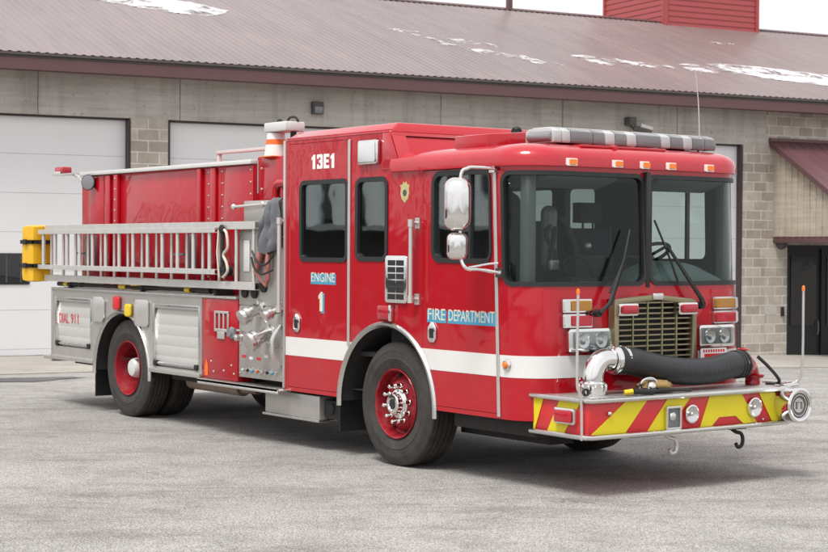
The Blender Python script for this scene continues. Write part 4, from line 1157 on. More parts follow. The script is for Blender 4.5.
def seat(x, y, face=1, gear=False):
    s = empty('seat', (x, y, .95)); s.parent = T; s['_o'] = [x, y, .95]
    g = G(); g.box((x - .26, y - .25, .96), (x + .24, y + .25, 1.42)); part('seat_cushion', g, M['seat'], s, .05, 3)
    g = G(); b = x - face * .26
    g.prism([(b - .07, 1.38), (b + .07, 1.38), (b + .05 - face * .08, 2.04), (b - .05 - face * .08, 2.04)], 'xz', y - .24, y + .24); part('seat_back', g, M['seat'], s, .04, 3)
    g = G(); g.box((b - .06 - face * .10, y - .13, 2.09), (b + .05 - face * .10, y + .13, 2.27)); g.cyl((b - face * .1, y - .06, 2.0), (b - face * .1, y - .06, 2.12), .01, 6); g.cyl((b - face * .1, y + .06, 2.0), (b - face * .1, y + .06, 2.12), .01, 6); part('headrest', g, M['seat'], s, .03, 3)
seat(-1.15, -.72); seat(-1.2, .72); seat(-1.95, -.75, -1); seat(-1.95, .75, -1); seat(-3.1, -.6); seat(-3.1, 0.0); seat(-3.1, .6)
g = G(); g.box((-.62, -.30, 1.40), (-.95, .30, 1.62)); g.box((-.66, -.22, 1.62), (-.74, .10, 1.80)); g.tube([(-.7, .2, 1.6), (-.72, .22, 1.8), (-.7, .2, 2.05)], .008, 6); g.tube([(-.7, -.25, 1.6), (-.66, -.35, 1.75), (-.6, -.2, 1.78), (-.62, -.05, 1.62)], .010, 6, sub=5)
part('radio_console', g, M['interior'], T, .02)
g = G(); g.box((-1.70, -1.0, .95), (-1.62, -.42, 2.2)); g.box((-1.70, .42, .95), (-1.62, 1.0, 2.0)); g.box((-1.66, -.4, 1.4), (-1.60, .4, 2.1)); part('bulkhead', g, M['interior'], T, .02)
g = G(); g.box((-.30, -1.125, 1.5), (-.20, -1.03, 2.45)); g.box((-.30, 1.03, 1.5), (-.20, 1.125, 2.45)); part('pillar_lining', g, M['interiorg'], T, .02)
for y in (-.6, .6):
    g = G(); g.prism([(-.12, 2.455), (-.42, 2.455), (-.40, 2.33), (-.16, 2.40)], 'xz', y - .38, y + .38); part('sun_visor', g, M['interiorg'], T, .02)

# ================================================================== things on the truck
# helmets and coats inside the cab
gb = G()
def lump(cx, cy, cz, sx_, sy_, sz_, seed, n=18):
    g = G(); m = n // 2; vs = []
    for i in range(m + 1):
        a = PI * i / m
        for k in range(n):
            b = 2 * PI * k / n; d = Vector((math.sin(a) * math.cos(b), math.sin(a) * math.sin(b), math.cos(a)))
            f = 1 + .35 * noise.noise(d * 2.1 + Vector((seed, 0, 0))) + .15 * noise.noise(d * 5 + Vector((0, seed, 0)))
            vs.append((cx + d.x * sx_ * f, cy + d.y * sy_ * f, cz + d.z * sz_ * f))
    g.add(vs, [(i * n + k, (i + 1) * n + k, (i + 1) * n + (k + 1) % n, i * n + (k + 1) % n) for i in range(m) for k in range(n)], True); return g
o = part('turnout_coat', lump(-1.42, -.36, 1.95, .16, .22, .38, 3.), M['gear'], None, ang=60)
tag(o, 'dark turnout coat bunched behind the passenger side of the windshield', 'coat')
o = empty('breathing_apparatus', (-1.0, -.1, 1.62)); tag(o, 'breathing pack with straps and harness seen through the passenger windshield', 'air pack'); bo = o
g = G(); g.cyl((-1.0, -.22, 1.72), (-1.0, -.22, 2.15), .07, 16); g.sphere((-1.0, -.22, 2.15), .07); part('cylinder', g, M['greylens'], bo)
g = G(); 
for k, (a, b, c_) in enumerate(((-.33, .03, .10), (-.20, -.05, -.12), (-.08, .06, .05), (.04, -.04, -.09))):
    g.tube([(-.93, a, 1.66), (-.88, a + b, 1.80), (-.92, a + c_, 1.97), (-.97, -.2 + .04 * k, 2.12)], [.016, .03, .012, .02] * 8, 8, sub=4)
part('harness', g, M['gear'], bo)
g = G(); g.box((-.90, -.05, 1.74), (-.86, .06, 1.80)); g.box((-.88, -.33, 1.68), (-.84, -.24, 1.76)); g.sphere((-.87, .1, 1.88), .035, 10); part('buckle', g, M['trim'], bo, .006)
g = G(); g.box((-.42, -.40, 1.586), (-.26, -.18, 1.590)); o = part('reflection_slip', g, M['conewhite']); tag(o, 'small white paper for a reflection, lying on the dashboard behind the windshield', 'placeholder')  # pale sheet stands in for a reflection in the windshield

# ladder
L_ = empty('ladder', (-6.43, -1.25, 1.43)); tag(L_, 'long aluminium extension ladder hung on its edge along the side of the truck', 'ladder')
def ladder_section(x0, x1, z0, z1, y, rail_h, rung_r, pitch, first):
    for z, nm in ((z1 - rail_h, 'rail'), (z0, 'rail')):
        g = G(); g.prism([(y - .03, z), (y + .03, z), (y + .03, z + .008), (y - .018, z + .008), (y - .018, z + rail_h - .008), (y + .03, z + rail_h - .008), (y + .03, z + rail_h), (y - .03, z + rail_h)], 'yz', x0, x1)
        part('rail', g, M['ladder'], L_, .002, 1)
    x = first
    while x < x1 - .03:
        g = G(); g.cyl((x, y, z0 + rail_h * .5), (x, y, z1 - rail_h * .5), rung_r, 12); part('rung', g, M['ladder'], L_); x += pitch
ladder_section(-8.84, -4.02, 1.445, 2.10, -1.255, .075, .017, .33, -8.70)
ladder_section(-8.86, -4.66, 1.585, 2.045, -1.33, .052, .021, .33, -8.76)
g = G(); g.cyl((-4.60, -1.30, 1.62), (-4.60, -1.30, 2.03), .020, 10); g.sphere((-4.60, -1.31, 2.03), .045, 10, (1, .6, 1)); g.cyl((-4.60, -1.31, 1.62), (-4.60, -1.21, 1.62), .05); part('rope_pulley', g, M['dark'], L_)
g = G(); g.tube([(-4.55, -1.31, 2.02), (-4.47, -1.33, 1.98), (-4.45, -1.33, 1.85), (-4.53, -1.33, 1.78), (-4.47, -1.33, 1.70), (-4.45, -1.33, 1.62), (-4.55, -1.32, 1.56)], .014, 8, sub=6)
g.tube([(-4.64, -1.32, 2.02), (-4.65, -1.33, 1.8), (-4.63, -1.32, 1.56)], .012, 8); part('halyard_rope', g, plain('pale_rope', (.62, .56, .47), .85, .2, 60), L_)
g = G()
for x in (-8.3, -6.5, -4.9):
    g = G(); g.box((x, -1.23, 1.36), (x + .05, -1.03, 1.44)); part('ladder_bracket', g, M['dark'], T, .004)
for x in (-8.02, -5.63):
    g = G(); g.box((x, -1.16, 1.60), (x + .10, -1.04, 1.98)); g.box((x - .22, -1.18, 1.76), (x, -1.15, 1.79)); part('ladder_clamp', g, M['greylens'], T, .01)

# yellow case
Y_ = empty('stretcher_bag', (-9.05, -1.15, 1.42)); tag(Y_, 'yellow padded bag strapped upright across the rear end of the ladder', 'bag')
g = G(); me0 = rawmesh(G().box((-9.23, -1.40, 1.435), (-8.90, -1.17, 2.095)))
bm = bmesh.new(); bm.from_mesh(me0); bmesh.ops.subdivide_edges(bm, edges=bm.edges, cuts=6, use_grid_fill=True)
bmesh.ops.smooth_vert(bm, verts=bm.verts, factor=.5, use_axis_x=True, use_axis_y=True, use_axis_z=True)
for v in bm.verts: v.co += v.normal * .012 * noise.noise(v.co * 7)
bm.to_mesh(me0); bm.free(); finish(me0, ang=60); link('bag_body', me0, M['yellow'], Y_)
g = G()
for z in (1.60, 1.88):
    g.box((-9.245, -1.415, z), (-8.885, -1.402, z + .045)); g.box((-9.245, -1.415, z), (-9.232, -1.16, z + .045)); g.box((-8.898, -1.415, z), (-8.885, -1.16, z + .045)); g.box((-8.90, -1.34, z), (-8.78, -1.31, z + .04)); g.box((-9.13, -1.43, z - .008), (-9.05, -1.415, z + .053))
part('strap', g, M['black'], Y_)
# pike poles
pk = []
for k, (y, z, a, b, lab) in enumerate(((-1.20, 1.415, -8.62, -5.0, 'dark pike pole with yellow grip lying outermost under the ladder'), (-1.12, 1.41, -8.5, -5.3, 'pale pike pole lying behind the dark one on the body deck'))):
    p_ = empty('pike_pole', ((a + b) / 2, y, z)); tag(p_, lab, 'pole')
    g = G(); g.cyl((a, y, z), (b, y, z), .017, 10); part('shaft', g, M['dark'] if k == 0 else M['alu'], p_)
    g = G(); g.cyl((a, y, z), (a + .16, y, z), .026, 10); part('butt', g, M['black'], p_)
    g = G(); g.cyl((b - .28, y, z), (b, y, z), .030, 10); g.tube([(b, y, z), (b + .08, y, z), (b + .10, y, z + .05)], .012, 8); part('head', g, M['black'], p_)
    g = G(); g.cyl((a + .16, y, z), (a + .26, y, z), .024, 10); g.cyl((a + 1.6, y, z), (a + 1.75, y, z), .028, 10); g.cyl((b - .52, y, z), (b - .42, y, z), .028, 10) if k == 0 else None; part('grip', g, M['yellowp'], p_)
g = G(); g.box((-8.50, -1.19, 1.373), (-4.9, -1.04, 1.385)); g.box((-8.5, -1.045, 1.385), (-4.9, -1.035, 1.44)); part('pole_tray', g, M['alu'], T)

# traffic cones (stacked sleeve)
C_ = empty('traffic_cone', (-4.18, -.93, 2.70)); tag(C_, 'white traffic cone with orange bands standing behind the cab under the floodlight', 'traffic cone')
g = G(); cx, cy = -4.22, -.93
def rr2(z): return .115 - (z - 2.70) * .12
g.lathe([(0, 2.735), (rr2(2.70), 2.735), (rr2(2.955), 2.955), (0, 2.955)], (cx, cy, 0), (0, 0, 1), 28); part('cone_body', g, M['conewhite'], C_)
g = G(); g.lathe([(rr2(2.845) + .003, 2.845), (rr2(2.895) + .003, 2.895)], (cx, cy, 0), (0, 0, 1), 28); part('band', g, M['orange'], C_)
g = G(); g.lathe([(rr2(2.735) + .003, 2.735), (rr2(2.765) + .003, 2.765)], (cx, cy, 0), (0, 0, 1), 28); part('band', g, M['orange'], C_)
g = G(); g.box((cx - .12, cy - .12, 2.735 - .012), (cx + .12, cy + .12, 2.7345)); part('cone_base', g, M['orange'], C_, .005)

# cloth cover and booster hose
me = bpy.data.meshes.new('c'); g = G(); nU, nV = 22, 26; rows = []
for i in range(nV + 1):
    v = i / nV; z = 2.31 - .46 * v
    for j in range(nU + 1):
        u = j / nU; w = .06 + .15 * min(1, v * 1.3); x = -3.76 + (u - .5) * 2 * w - .06 * v
        fold = .030 * math.sin(u * 17 + v * 3) * (.3 + v) + .022 * noise.noise(Vector((u * 4, v * 5, 1)))
        y = -1.235 - .035 * math.sin(PI * u) - fold; zz = z + .04 * noise.noise(Vector((u * 3, 7, 2))) * v - .05 * v * math.sin(PI * u)
        if v < .08: y += .06 * (1 - v / .08)
        rows.append((x, y, zz))
f = [(i * (nU + 1) + j, i * (nU + 1) + j + 1, (i + 1) * (nU + 1) + j + 1, (i + 1) * (nU + 1) + j) for i in range(nV) for j in range(nU)]
g.add(rows, f, True); me = mesh(g, ang=70)
bm = bmesh.new(); bm.from_mesh(me); bmesh.ops.solidify(bm, geom=bm.faces, thickness=.012); bm.to_mesh(me); bm.free(); finish(me, ang=70)
o = link('canvas_cover', me, M['cloth']); tag(o, 'grey canvas cover draped over a fitting beside the rear edge of the cab', 'cover')
H_ = empty('booster_hose', (-3.9, -1.27, 1.55)); tag(H_, 'flat pinkish red hose end hanging below the grey canvas cover', 'hose')
g = G(); g.tube([(-3.93, -1.24, 1.88), (-3.98, -1.25, 1.76), (-4.04, -1.255, 1.62), (-3.96, -1.26, 1.55), (-3.85, -1.26, 1.49), (-3.82, -1.26, 1.55), (-3.82, -1.26, 1.70), (-3.82, -1.24, 1.86)], [.034] * 2 + [.028] + [.014] * 2 + [.026] * 60, 14, sub=0); part('hose_loop', g, M['hosered'], H_)
g = G(); g.tube([(-4.06, -1.29, 1.82), (-3.95, -1.30, 1.72), (-3.80, -1.30, 1.69), (-3.66, -1.29, 1.78)], .010, 8, sub=5); g.tube([(-4.05, -1.30, 1.76), (-4.0, -1.30, 1.66), (-3.85, -1.31, 1.60), (-3.68, -1.29, 1.64)], .010, 8, sub=5); part('strap', g, M['black'], H_)

# suction hose on the bumper
S_ = empty('suction_hose', (.22, .0, .745)); tag(S_, 'thick black suction hose lying across the front bumper with a chrome elbow', 'suction hose')
hp = [Vector(p) for p in ((.22, -.62, 1.0), (.23, -.45, .99), (.25, -.2, .935), (.26, .1, .89), (.25, .4, .885), (.22, .66, .915), (.20, .80, .92))]
P = catmull(hp, 22); g = G(); rs = [.108 + .0007 * math.sin(i * 1.57) for i in range(len(P))]; g.tube(P, rs, 28); part('hose_body', g, M['hoseblk'], S_, ang=60)
g = G(); el = [(.20, -.80, .742), (.20, -.80, .84), (.20, -.79, .92), (.205, -.75, .985), (.21, -.69, 1.01), (.22, -.58, 1.005)]
g.tube(el, .082, 28, sub=6); g.lathe([(.10, 0), (.104, .01), (.104, .09), (.096, .10), (.085, .105)], (.20, -.80, .742), (0, 0, 1), 32)
d = Vector((.02, 1, -.03)); g.lathe([(.085, -.03), (.108, -.025), (.116, -.01), (.116, .005), (.108, .012)], (.22, -.60, 1.004), d, 32); g.lathe([(.10, 0), (.112, .005), (.112, .03), (.10, .035)], (.22, -.535, 1.0), d, 32)
for k in range(12):
    a = 2 * PI * k / 12; g.sphere((.20 + .104 * math.cos(a), -.80 + .104 * math.sin(a), .80), .012, 6, (1, 1, 2.6))
part('elbow', g, M['chrome'], S_)
g = G(); d = Vector((-.1, 1, .03)).normalized()
for t in (0, .035, .075): g.lathe([(.106, t), (.117, t + .004), (.117, t + .022), (.106, t + .026)], (.205, .74, .918), d, 28)
part('coupling', g, M['gasket'], S_)
V_ = G(); g = G(); o_ = Vector((.19, .83, .915)); g.lathe([(.112, 0), (.112, .02), (.095, .03), (.088, .10), (.07, .13), (.07, .17)], o_, (-.25, 1, -.25), 28); g.lathe([(.10, .02), (.09, -.0)], (.15, 1.02, .80), (0, 0, 1), 20); g.tube([(.165, .97, .88), (.15, 1.02, .80), (.15, 1.02, .742)], .062, 18, sub=5); g.cyl((.19, .86, 1.0), (.19, .86, 1.045), .02)
g.lathe([(.045, 0), (.05, .01), (.03, .02)], (.19, .86, 1.03), (0, 0, 1), 16)
vv = part('inlet_valve', g, M['red'], S_)
g = G(); g.tube([(.26, .96, .98), (.30, 1.04, .90), (.34, 1.12, .80), (.30, 1.16, .755), (.22, 1.1, .752)], .014, 8, sub=5); part('strap', g, M['black'], S_)
# small tools below the hose
o = empty('rope_bag', (.33, -.30, .745)); tag(o, 'tan and black bag tucked under the suction hose on the bumper deck', 'bag'); b_ = o
part('bag_body', lump(.33, -.27, .80, .09, .17, .045, 9.), plain('tan_canvas', (.30, .20, .07), .85, .3, 20), b_, ang=60)
g = G(); g.tube([(.43, -.45, .76), (.44, -.3, .775), (.42, -.1, .765), (.40, .05, .755)], .012, 8, sub=4); part('strap', g, M['black'], b_)
o = empty('spanner', (.42, -.56, .745)); tag(o, 'yellow handled black tool lying on the bumper deck beside the chrome elbow', 'tool'); b_ = o
g = G(); g.tube([(.40, -.66, .765), (.43, -.60, .775)], .022, 10); part('handle', g, M['yellowp'], b_)
g = G(); g.tube([(.43, -.60, .775), (.44, -.40, .765)], .024, 10); part('shaft', g, M['black'], b_)
g = G(); g.tube([(.34, -.44, .76), (.36, -.44, .84), (.37, -.36, .86), (.38, -.31, .83), (.38, -.30, .76)], .014, 10, sub=5); g.sphere((.39, -.37, .80), .04, 12); part('deck_shackle', g, M['chrome'], T)
g = G(); g.lathe([(.018, -.012), (.03, -.012), (.03, .012), (.018, .012), (.018, -.012)], (.30, -.96, .775), (1, 0, .2), 18); part('deck_ring', g, M['black'], T)

# ================================================================== STATION BUILDING (local x along the wall, -y outwards)
WL = Vector((-17.0397, 1.5386, 0)); WA = math.radians(81.6466)
Bd = empty('fire_station', WL, WA); Bd['_o'] = [0, 0, 0]
tag(Bd, 'long concrete and block station building with white overhead doors and a ribbed mauve metal roof', 'building')
XL, XR = -5.5, 34.
bays = [(-3.74, 2.26), (2.93, 8.93), (9.60, 15.60)]; DH = 4.08
# walls
g = G(); g.box((XL, .0, DH), (16.20, .35, 5.15)); hdr = part('concrete_header', g, M['concrete'], Bd)
g = G()
for x in (-4.2, .63, 3.15, 8.36, 11.1, 13.88):
    g = G(); g.box((x - .005, -.0035, DH), (x + .005, -.0005, 4.9)); part('panel_joint', g, M['fixture'], hdr)
piers = [(XL, -3.74), (2.26, 2.93), (8.93, 9.60), (15.60, 16.80)]
for a, b in piers[:3] + [(15.60, 16.20)]:
    g = G(); g.box((a, -.004, -.9), (b, .35, DH)); part('block_pier', g, M['block'], Bd)
g = G(); g.box((16.20, -.004, -.9), (16.80, .35, 5.15)); g.box((16.80, -.004, 1.98), (XR, .35, 5.15)); g.box((18.9, -.004, -.9), (XR, .35, 1.98)); part('block_wall', g, M['block'], Bd)
g = G(); g.box((XL, .34, -.9), (XR, .36, 5.1)) if False else None
# overhead doors
for a, b in bays:
    g = G(); n = 7; hh = DH + .55
    for k in range(n):
        z0 = -.55 + hh * k / n; z1 = -.55 + hh * (k + 1) / n; g.prism([(.16, z0 + .0025), (.16, z1 - .0025), (.19, z1), (.21, z1), (.21, z0), (.19, z0)], 'yz', a, b)
    g2 = G()
    d_ = part('bay_door', g, M['doorwhite'], Bd, .0)
    g = G(); g.box((a, .10, DH - .035), (b, .158, DH + .0)); g.box((a - .0, .02, -.9), (a + .05, .158, DH - .035)); g.box((b - .05, .02, -.9), (b, .158, DH - .035)); part('door_jamb', g, M['doorframe'], d_)
    g = G(); g.box((a + .05, .150, -.9), (b - .05, .1595, .035 - .0238 * max(0, b - 1))); part('bottom_seal', g, M['doorframe'], d_)
    g = G(); g.box((a, .225, -.9), (b, .30, DH)); part('door_backing', g, M['dark'], d_)
    w0 = .53 if a < 0 else b - 1.6
    if a < 0:
        g = G(); g.prism(rrect(-.55, 1.205, .535, 1.735, .02), 'xz', .140, .158); w_ = part('door_window', g, M['darkglass'], d_, .004)
        g = G()
        for k in range(4): g.box((-.35 + k * .24, .134, 1.24), (-.33 + k * .24, .1395, 1.70))
        part('window_bars', g, M['fixture'], d_)
# roof
SL = .335; EO = .60; UP = 7.95; ZE = 5.045
def roofz(o_): return ZE + (o_ + EO) * SL        # o_ = local y (into the building)
g = G(); pitch = .155; x = XL; prof = []
while x < XR:
    for dx, h in ((0, 0), (.035, .0), (.055, .013), (.10, .013), (.120, .0)): prof.append((x + dx, h))
    x += pitch
y0, y1 = -EO, -EO + UP; nrmz = 1 / math.hypot(1, SL)
vs = [(px, y0, roofz(y0) + h) for px, h in prof] + [(px, y1, roofz(y1) + h) for px, h in prof]
n = len(prof); g.add(vs, [(i, i + 1, n + i + 1, n + i) for i in range(n - 1)])
rf = part('roof', g, M['roof'], Bd, ang=20)
g = G(); g.prism([(y0 + .005, roofz(y0) - .045), (y1, roofz(y1) - .045), (y1, roofz(y1) - .004), (y0 + .005, roofz(y0) - .004)], 'yz', XL, XR); part('eave_edge', g, M['eave'], rf)
g = G(); g.box((XL, -.57, 4.765), (XR, -.535, 4.955)); fa = part('fascia', g, M['fascia'], rf)
g = G(); g.box((XL, -.555, 4.96), (XR, -.50, 4.998)); part('gutter_edge', g, M['eave'], rf)
g = G(); g.box((XL, -.534, 4.80), (XR, -.002, 4.83)); part('soffit', g, M['fascia'], rf)
g = G(); g.prism([(y1 - .16, roofz(y1 - .16) + .030), (y1, roofz(y1) + .045), (y1 + .16, roofz(y1 - .16) + .030), (y1, roofz(y1) + .02)], 'yz', XL, XR); part('ridge_cap', g, M['fascia'], rf)
g = G(); yb = y1 + 7.9; g.add([(XL, y1, roofz(y1) - .02), (XR, y1, roofz(y1) - .02), (XR, yb, 5.0), (XL, yb, 5.0)], [(0, 1, 2, 3)]); part('rear_roof', g, M['roof'], rf)
g = G(); g.box((XL, y1 + 7.0, -.9), (XR, y1 + 7.3, 5.1)); g.box((XL, .36, -.9), (XL + .3, y1 + 7.0, 5.1)); g.box((XR - .3, .36, -.9), (XR, y1 + 7.0, 5.1)); part('rear_wall', g, M['block'], Bd)
# rooftop tower
tx0, tx1 = 18.68, 21.62; ty0 = 7.0; ty1 = ty0 + 2.75
g = G(); g.box((tx0, ty0, 6.6), (tx1, ty1, 13.2)); tw = part('hose_tower', g, M['towerred'], Bd)
g = G(); z = 7.4
while z < 13.2:
    g.prism([(ty0 - .002, z), (ty0 - .002, z + .14), (ty0 - .016, z + .02), (ty0 - .016, z)], 'yz', tx0, tx1)
    g.prism([(tx0 - .002, z), (tx0 - .002, z + .14), (tx0 - .016, z + .02), (tx0 - .016, z)], 'xz', ty0, ty1)
    z += .145
part('siding', g, M['towerred'], tw)
g = G(); 
for x in (tx0, tx1): g.box((x - .05, ty0 - .05, 7.2), (x + .05, ty0 + .0 - .017, 13.2))
g.box((tx0 - .05, ty0, 7.2), (tx0 - .017, ty0 + .08, 13.2)); g.box((tx0 - .05, ty1 - .08, 7.2), (tx0 - .017, ty1, 13.2)); part('corner_trim', g, M['towerred'], tw)
g = G(); g.box((14.18, 7.25, 7.55), (14.30, 7.37, 9.5)); part('vent_pipe', g, M['fascia'], Bd); g = G(); g.box((14.15, 7.2, 7.5), (14.36, 7.4, 7.62)); part('pipe_flashing', g, M['dark'], Bd)
g = G(); g.box((9.2, 7.2, 7.6), (9.75, 7.5, 7.80)); part('ridge_vent', g, M['fascia'], Bd, .01)
# wall lamp, camera
g = G(); g.box((5.66, -.12, 4.29), (5.87, -.001, 4.52)); l_ = part('wall_lamp', g, M['fixture'], Bd, .01)
g = G(); g.box((5.685, -.135, 4.31), (5.845, -.1205, 4.43)); part('lens', g, M['greylens'], l_, .006)
g = G(); g.box((12.72, -.05, 4.22), (13.10, -.001, 4.45)); c_ = part('camera_bracket', g, M['concrete'], Bd, .005)
g = G(); g.box((12.56, -.22, 4.36), (12.72, -.02, 4.52)); g.cyl((12.66, -.2, 4.30), (13.02, -.30, 4.22), .055, 14); g.tube([(12.66, -.05, 4.40), (12.68, -.14, 4.30), (12.78, -.2, 4.27)], .018, 8); part('security_camera', g, M['fixture'], Bd, .008)
g = G(); g.cyl((12.80, -.235, 4.355), (13.04, -.30, 4.285), .05, 14); part('floodlamp', g, M['ltgrey'], Bd)
# porch: lean-to roof with boarded side
PX = 16.40
def pz(o_): return 4.19 - (o_) * .60
g = G(); n = 20
vs = []
prof = []; x = PX - .10
while x < 27: prof += [(x, 0), (x + .20, 0), (x + .215, .025), (x + .235, .025), (x + .25, 0)]; x += .25
vs = [(px, -.0, pz(0) + h) for px, h in prof] + [(px, -3.4, pz(3.4) + h) for px, h in prof]; n = len(prof)
g.add(vs, [(i, i + 1, n + i + 1, n + i) for i in range(n - 1)]); pr_ = part('porch_roof', g, M['porchroof'], Bd, ang=20)
g = G(); g.prism([(0, pz(0) - .005), (-3.4, pz(3.4) - .005), (-3.4, pz(3.4) - .10), (0, pz(0) - .12)], 'yz', PX - .12, PX - .06); g.box((PX - .13, -.06, pz(0) - .02), (27, .0 - .005, pz(0) + .05)); g.prism([(-.02, pz(0.02) + .015), (-3.42, pz(3.42) + .015), (-3.42, pz(3.42) - .03), (-.02, pz(.02) - .03)], 'yz', PX - .125, PX - .095)
part('rake_board', g, M['fascia'], pr_)
g = G(); o0 = .0; w = .19; o_ = .0
while o_ < 3.3:
    g.prism([(-o_ - .004, 2.15), (-o_ - w + .004, 2.15), (-o_ - w + .004, pz(o_ + w) - .06), (-o_ - .004, pz(o_) - .06)], 'yz', PX, PX + .03); g.prism([(-o_ - w + .035, 2.15), (-o_ - w - .035 + .0, 2.15), (-o_ - w - .035, pz(o_ + w + .035) - .06), (-o_ - w + .035, pz(o_ + w - .035) - .06)], 'yz', PX - .018, PX - .001); o_ += w
sd = part('porch_siding', g, M['siding'], Bd)
g = G(); g.box((PX + .005, -3.4, 2.02), (PX + .09, -.0 - .006, 2.145)); part('beam', g, M['fascia'], sd, .005)
g = G(); g.box((PX + .04, -3.35, 2.13), (27, -.006, 2.16)); part('porch_ceiling', g, M['interior'], sd)
g = G(); g.box((26.5, -3.3, -.9), (26.7, -.01, 2.1)); part('porch_wall', g, M['block'], sd)
# entry
g = G(); g.box((16.80, .10, -.9), (18.90, .14, 1.98)); en = part('entry_door', g, M['blackdoor'], Bd)
g = G(); g.box((16.801, .03, -.6), (16.87, .099, 1.979)); g.box((18.83, .03, -.6), (18.899, .099, 1.979)); g.box((16.87, .03, 1.90), (18.83, .099, 1.979)); g.box((17.80, .05, -.6), (17.86, .099, 1.90)); part('door_frame', g, M['blackdoor'], en)
for x in (16.98, 17.98): g = G(); g.box((x, .08, .25), (x + .70, .099, 1.75)); part('door_glass', g, M['darkglass'], en)
g = G(); g.tube([(17.70, .05, .05), (17.70, .02, .10), (17.70, .02, .30), (17.70, .05, .35)], .012, 8); part('door_handle', g, M['greylens'], en)
g = G(); g.lathe([(0, .12), (.08, .11), (.13, .07), (.14, 0)], (16.62, -.006, 2.02), (0, -1, 0), 24); part('entry_lamp', g, M['fixture'], Bd)
g = G(); g.box((16.63, -.05, .46), (16.70, -.006, .66)); part('key_box', g, M['black'], Bd, .006)
g = G(); g.box((16.20, -.009, .50), (16.52, -.0045, .70)); part('blank_plate', g, plain('pale_block_patch', (.50, .47, .42), .85, .1), Bd)

# snow patches lying on the roof: outline (along wall, up from eave)
def snow(pts, seed, label, holes=.0):
    pts = [Vector((a, b, 0)) for a, b in pts]; P = catmull(pts + [pts[0]], 9)[:-1]; c = sum(P, Vector()) / len(P); out = []
    for i, p in enumerate(P):
        f = noise.noise(Vector((i * .55, seed, 0))); g_ = noise.noise(Vector((i * .13, seed, 4)))
        out.append(p + Vector((f * .14 + g_ * .1, (f * .10), 0)))
    g = G(); n = len(out); rings = []
    for s_, h in ((1., .016), (.95, .022), (.80, .028), (.0, .032)):
        rings.append([c + (p - c) * s_ + Vector((0, 0, h)) for p in out])
    def tr(p):
        y = -EO + p.y * 0.948; return (p.x, y, roofz(y) + p.z)
    vs = [tr(p) for R in rings for p in R]
    g.add(vs, [(i * n + k, i * n + (k + 1) % n, (i + 1) * n + (k + 1) % n, (i + 1) * n + k) for i in range(3) for k in range(n)], True)
    t = Matrix.Translation(WL) @ Matrix.Rotation(WA, 4, 'Z'); g.v = [t @ v for v in g.v]
    o = part('snow_patch', g, M['snow' if seed in (1, 10) else 'snowthin'], ang=60); tag(o, label, 'snow', 'snow patches left on the station roof'); return o
snow([(1.9, 5.7), (3.4, 6.1), (4.6, 6.0), (5.45, 5.6), (5.6, 5.0), (5.0, 4.45), (4.1, 4.65), (3.2, 5.2)], 1, 'long white snow patch high on the roof at the far left')
snow([(9.05, 4.5), (9.6, 4.5), (9.75, 4.3), (9.5, 4.2), (9.2, 4.3)], 2, 'small snow streak highest in the thin line above the cab')
snow([(9.5, 4.15), (9.8, 3.6), (10.05, 3.1), (10.3, 2.6), (10.15, 2.5), (9.85, 2.95), (9.55, 3.5), (9.35, 4.0)], 3, 'narrow diagonal snow streak running down the roof above the cab')
snow([(10.2, 3.9), (10.7, 3.85), (11.15, 3.5), (11.05, 3.25), (10.6, 3.45), (10.25, 3.6)], 4, 'thin broken snow streak right of the diagonal one')
snow([(10.3, 3.0), (10.8, 2.8), (11.3, 2.4), (11.5, 2.05), (11.15, 2.0), (10.7, 2.35), (10.25, 2.65)], 5, 'ragged snow strip lowest of those above the cab')
snow([(11.0, 2.35), (11.5, 2.15), (11.8, 1.85), (11.6, 1.7), (11.15, 1.9)], 6, 'small snow tail at the right end of the ragged strip')
snow([(12.7, 2.95), (13.3, 3.1), (14.0, 2.8), (14.2, 2.45), (13.7, 2.15), (13.1, 2.2), (12.75, 2.6)], 7, 'wide snow patch above the light bar, left of the gap')
snow([(14.0, 2.7), (14.6, 2.65), (15.0, 2.35), (14.7, 2.2), (14.2, 2.3)], 8, 'narrow snow tail just left of the gap above the light bar')
snow([(15.3, 2.7), (16.0, 3.0), (16.7, 3.0), (16.9, 2.5), (16.5, 2.05), (15.8, 2.05), (15.3, 2.25)], 9, 'snow patch right of the gap, where the long right hand band starts')
snow([(16.6, 3.15), (17.5, 3.15), (18.6, 2.95), (20., 2.6), (21.6, 2.2), (21.2, 1.3), (19.6, 1.35), (18.2, 1.55), (17.3, 1.85), (16.7, 2.3)], 10, 'long broad snow band running off the right edge of the photo')
snow([(18.6, 5.95), (19.1, 5.95), (19.2, 5.8), (18.7, 5.78)], 11, 'tiny snow spot just below the red rooftop tower')

# ================================================================== GROUND
tdir = Vector((.14527863, .98939078, 0)); ndir = Vector((.98939078, -.14527863, 0))
def sstep(a, b, v): t = max(0, min(1, (v - a) / (b - a))); return t * t * (3 - 2 * t)
def gz(x, y):
    p = Vector((x, y, 0)) - Vector((WL.x, WL.y, 0)); t = p.dot(tdir); o_ = p.dot(ndir)
    drop = .0238 * max(0, min(20, t) - 1.0)
    return -drop * (1 - sstep(4., 13.5, o_)) * (1 if o_ > -3 else 1)
g = G(); xs = [-900, -400, -200, -120, -80, -60, -40] + [-30 + k * 1. for k in range(0, 61)] + [40, 60, 90, 140, 220, 400, 900]
ys = [-900, -400, -200, -120, -80, -50, -35] + [-25 + k * 1. for k in range(0, 71)] + [50, 60, 80, 120, 200, 400, 900]
vs = [(x, y, gz(x, y)) for x in xs for y in ys]; m = len(ys)
g.add(vs, [(i * m + j, (i + 1) * m + j, (i + 1) * m + j + 1, i * m + j + 1) for i in range(len(xs) - 1) for j in range(m - 1)], True)
o = part('ground', g, M['asphalt'], recentre=False, ang=80); o['kind'] = 'structure'
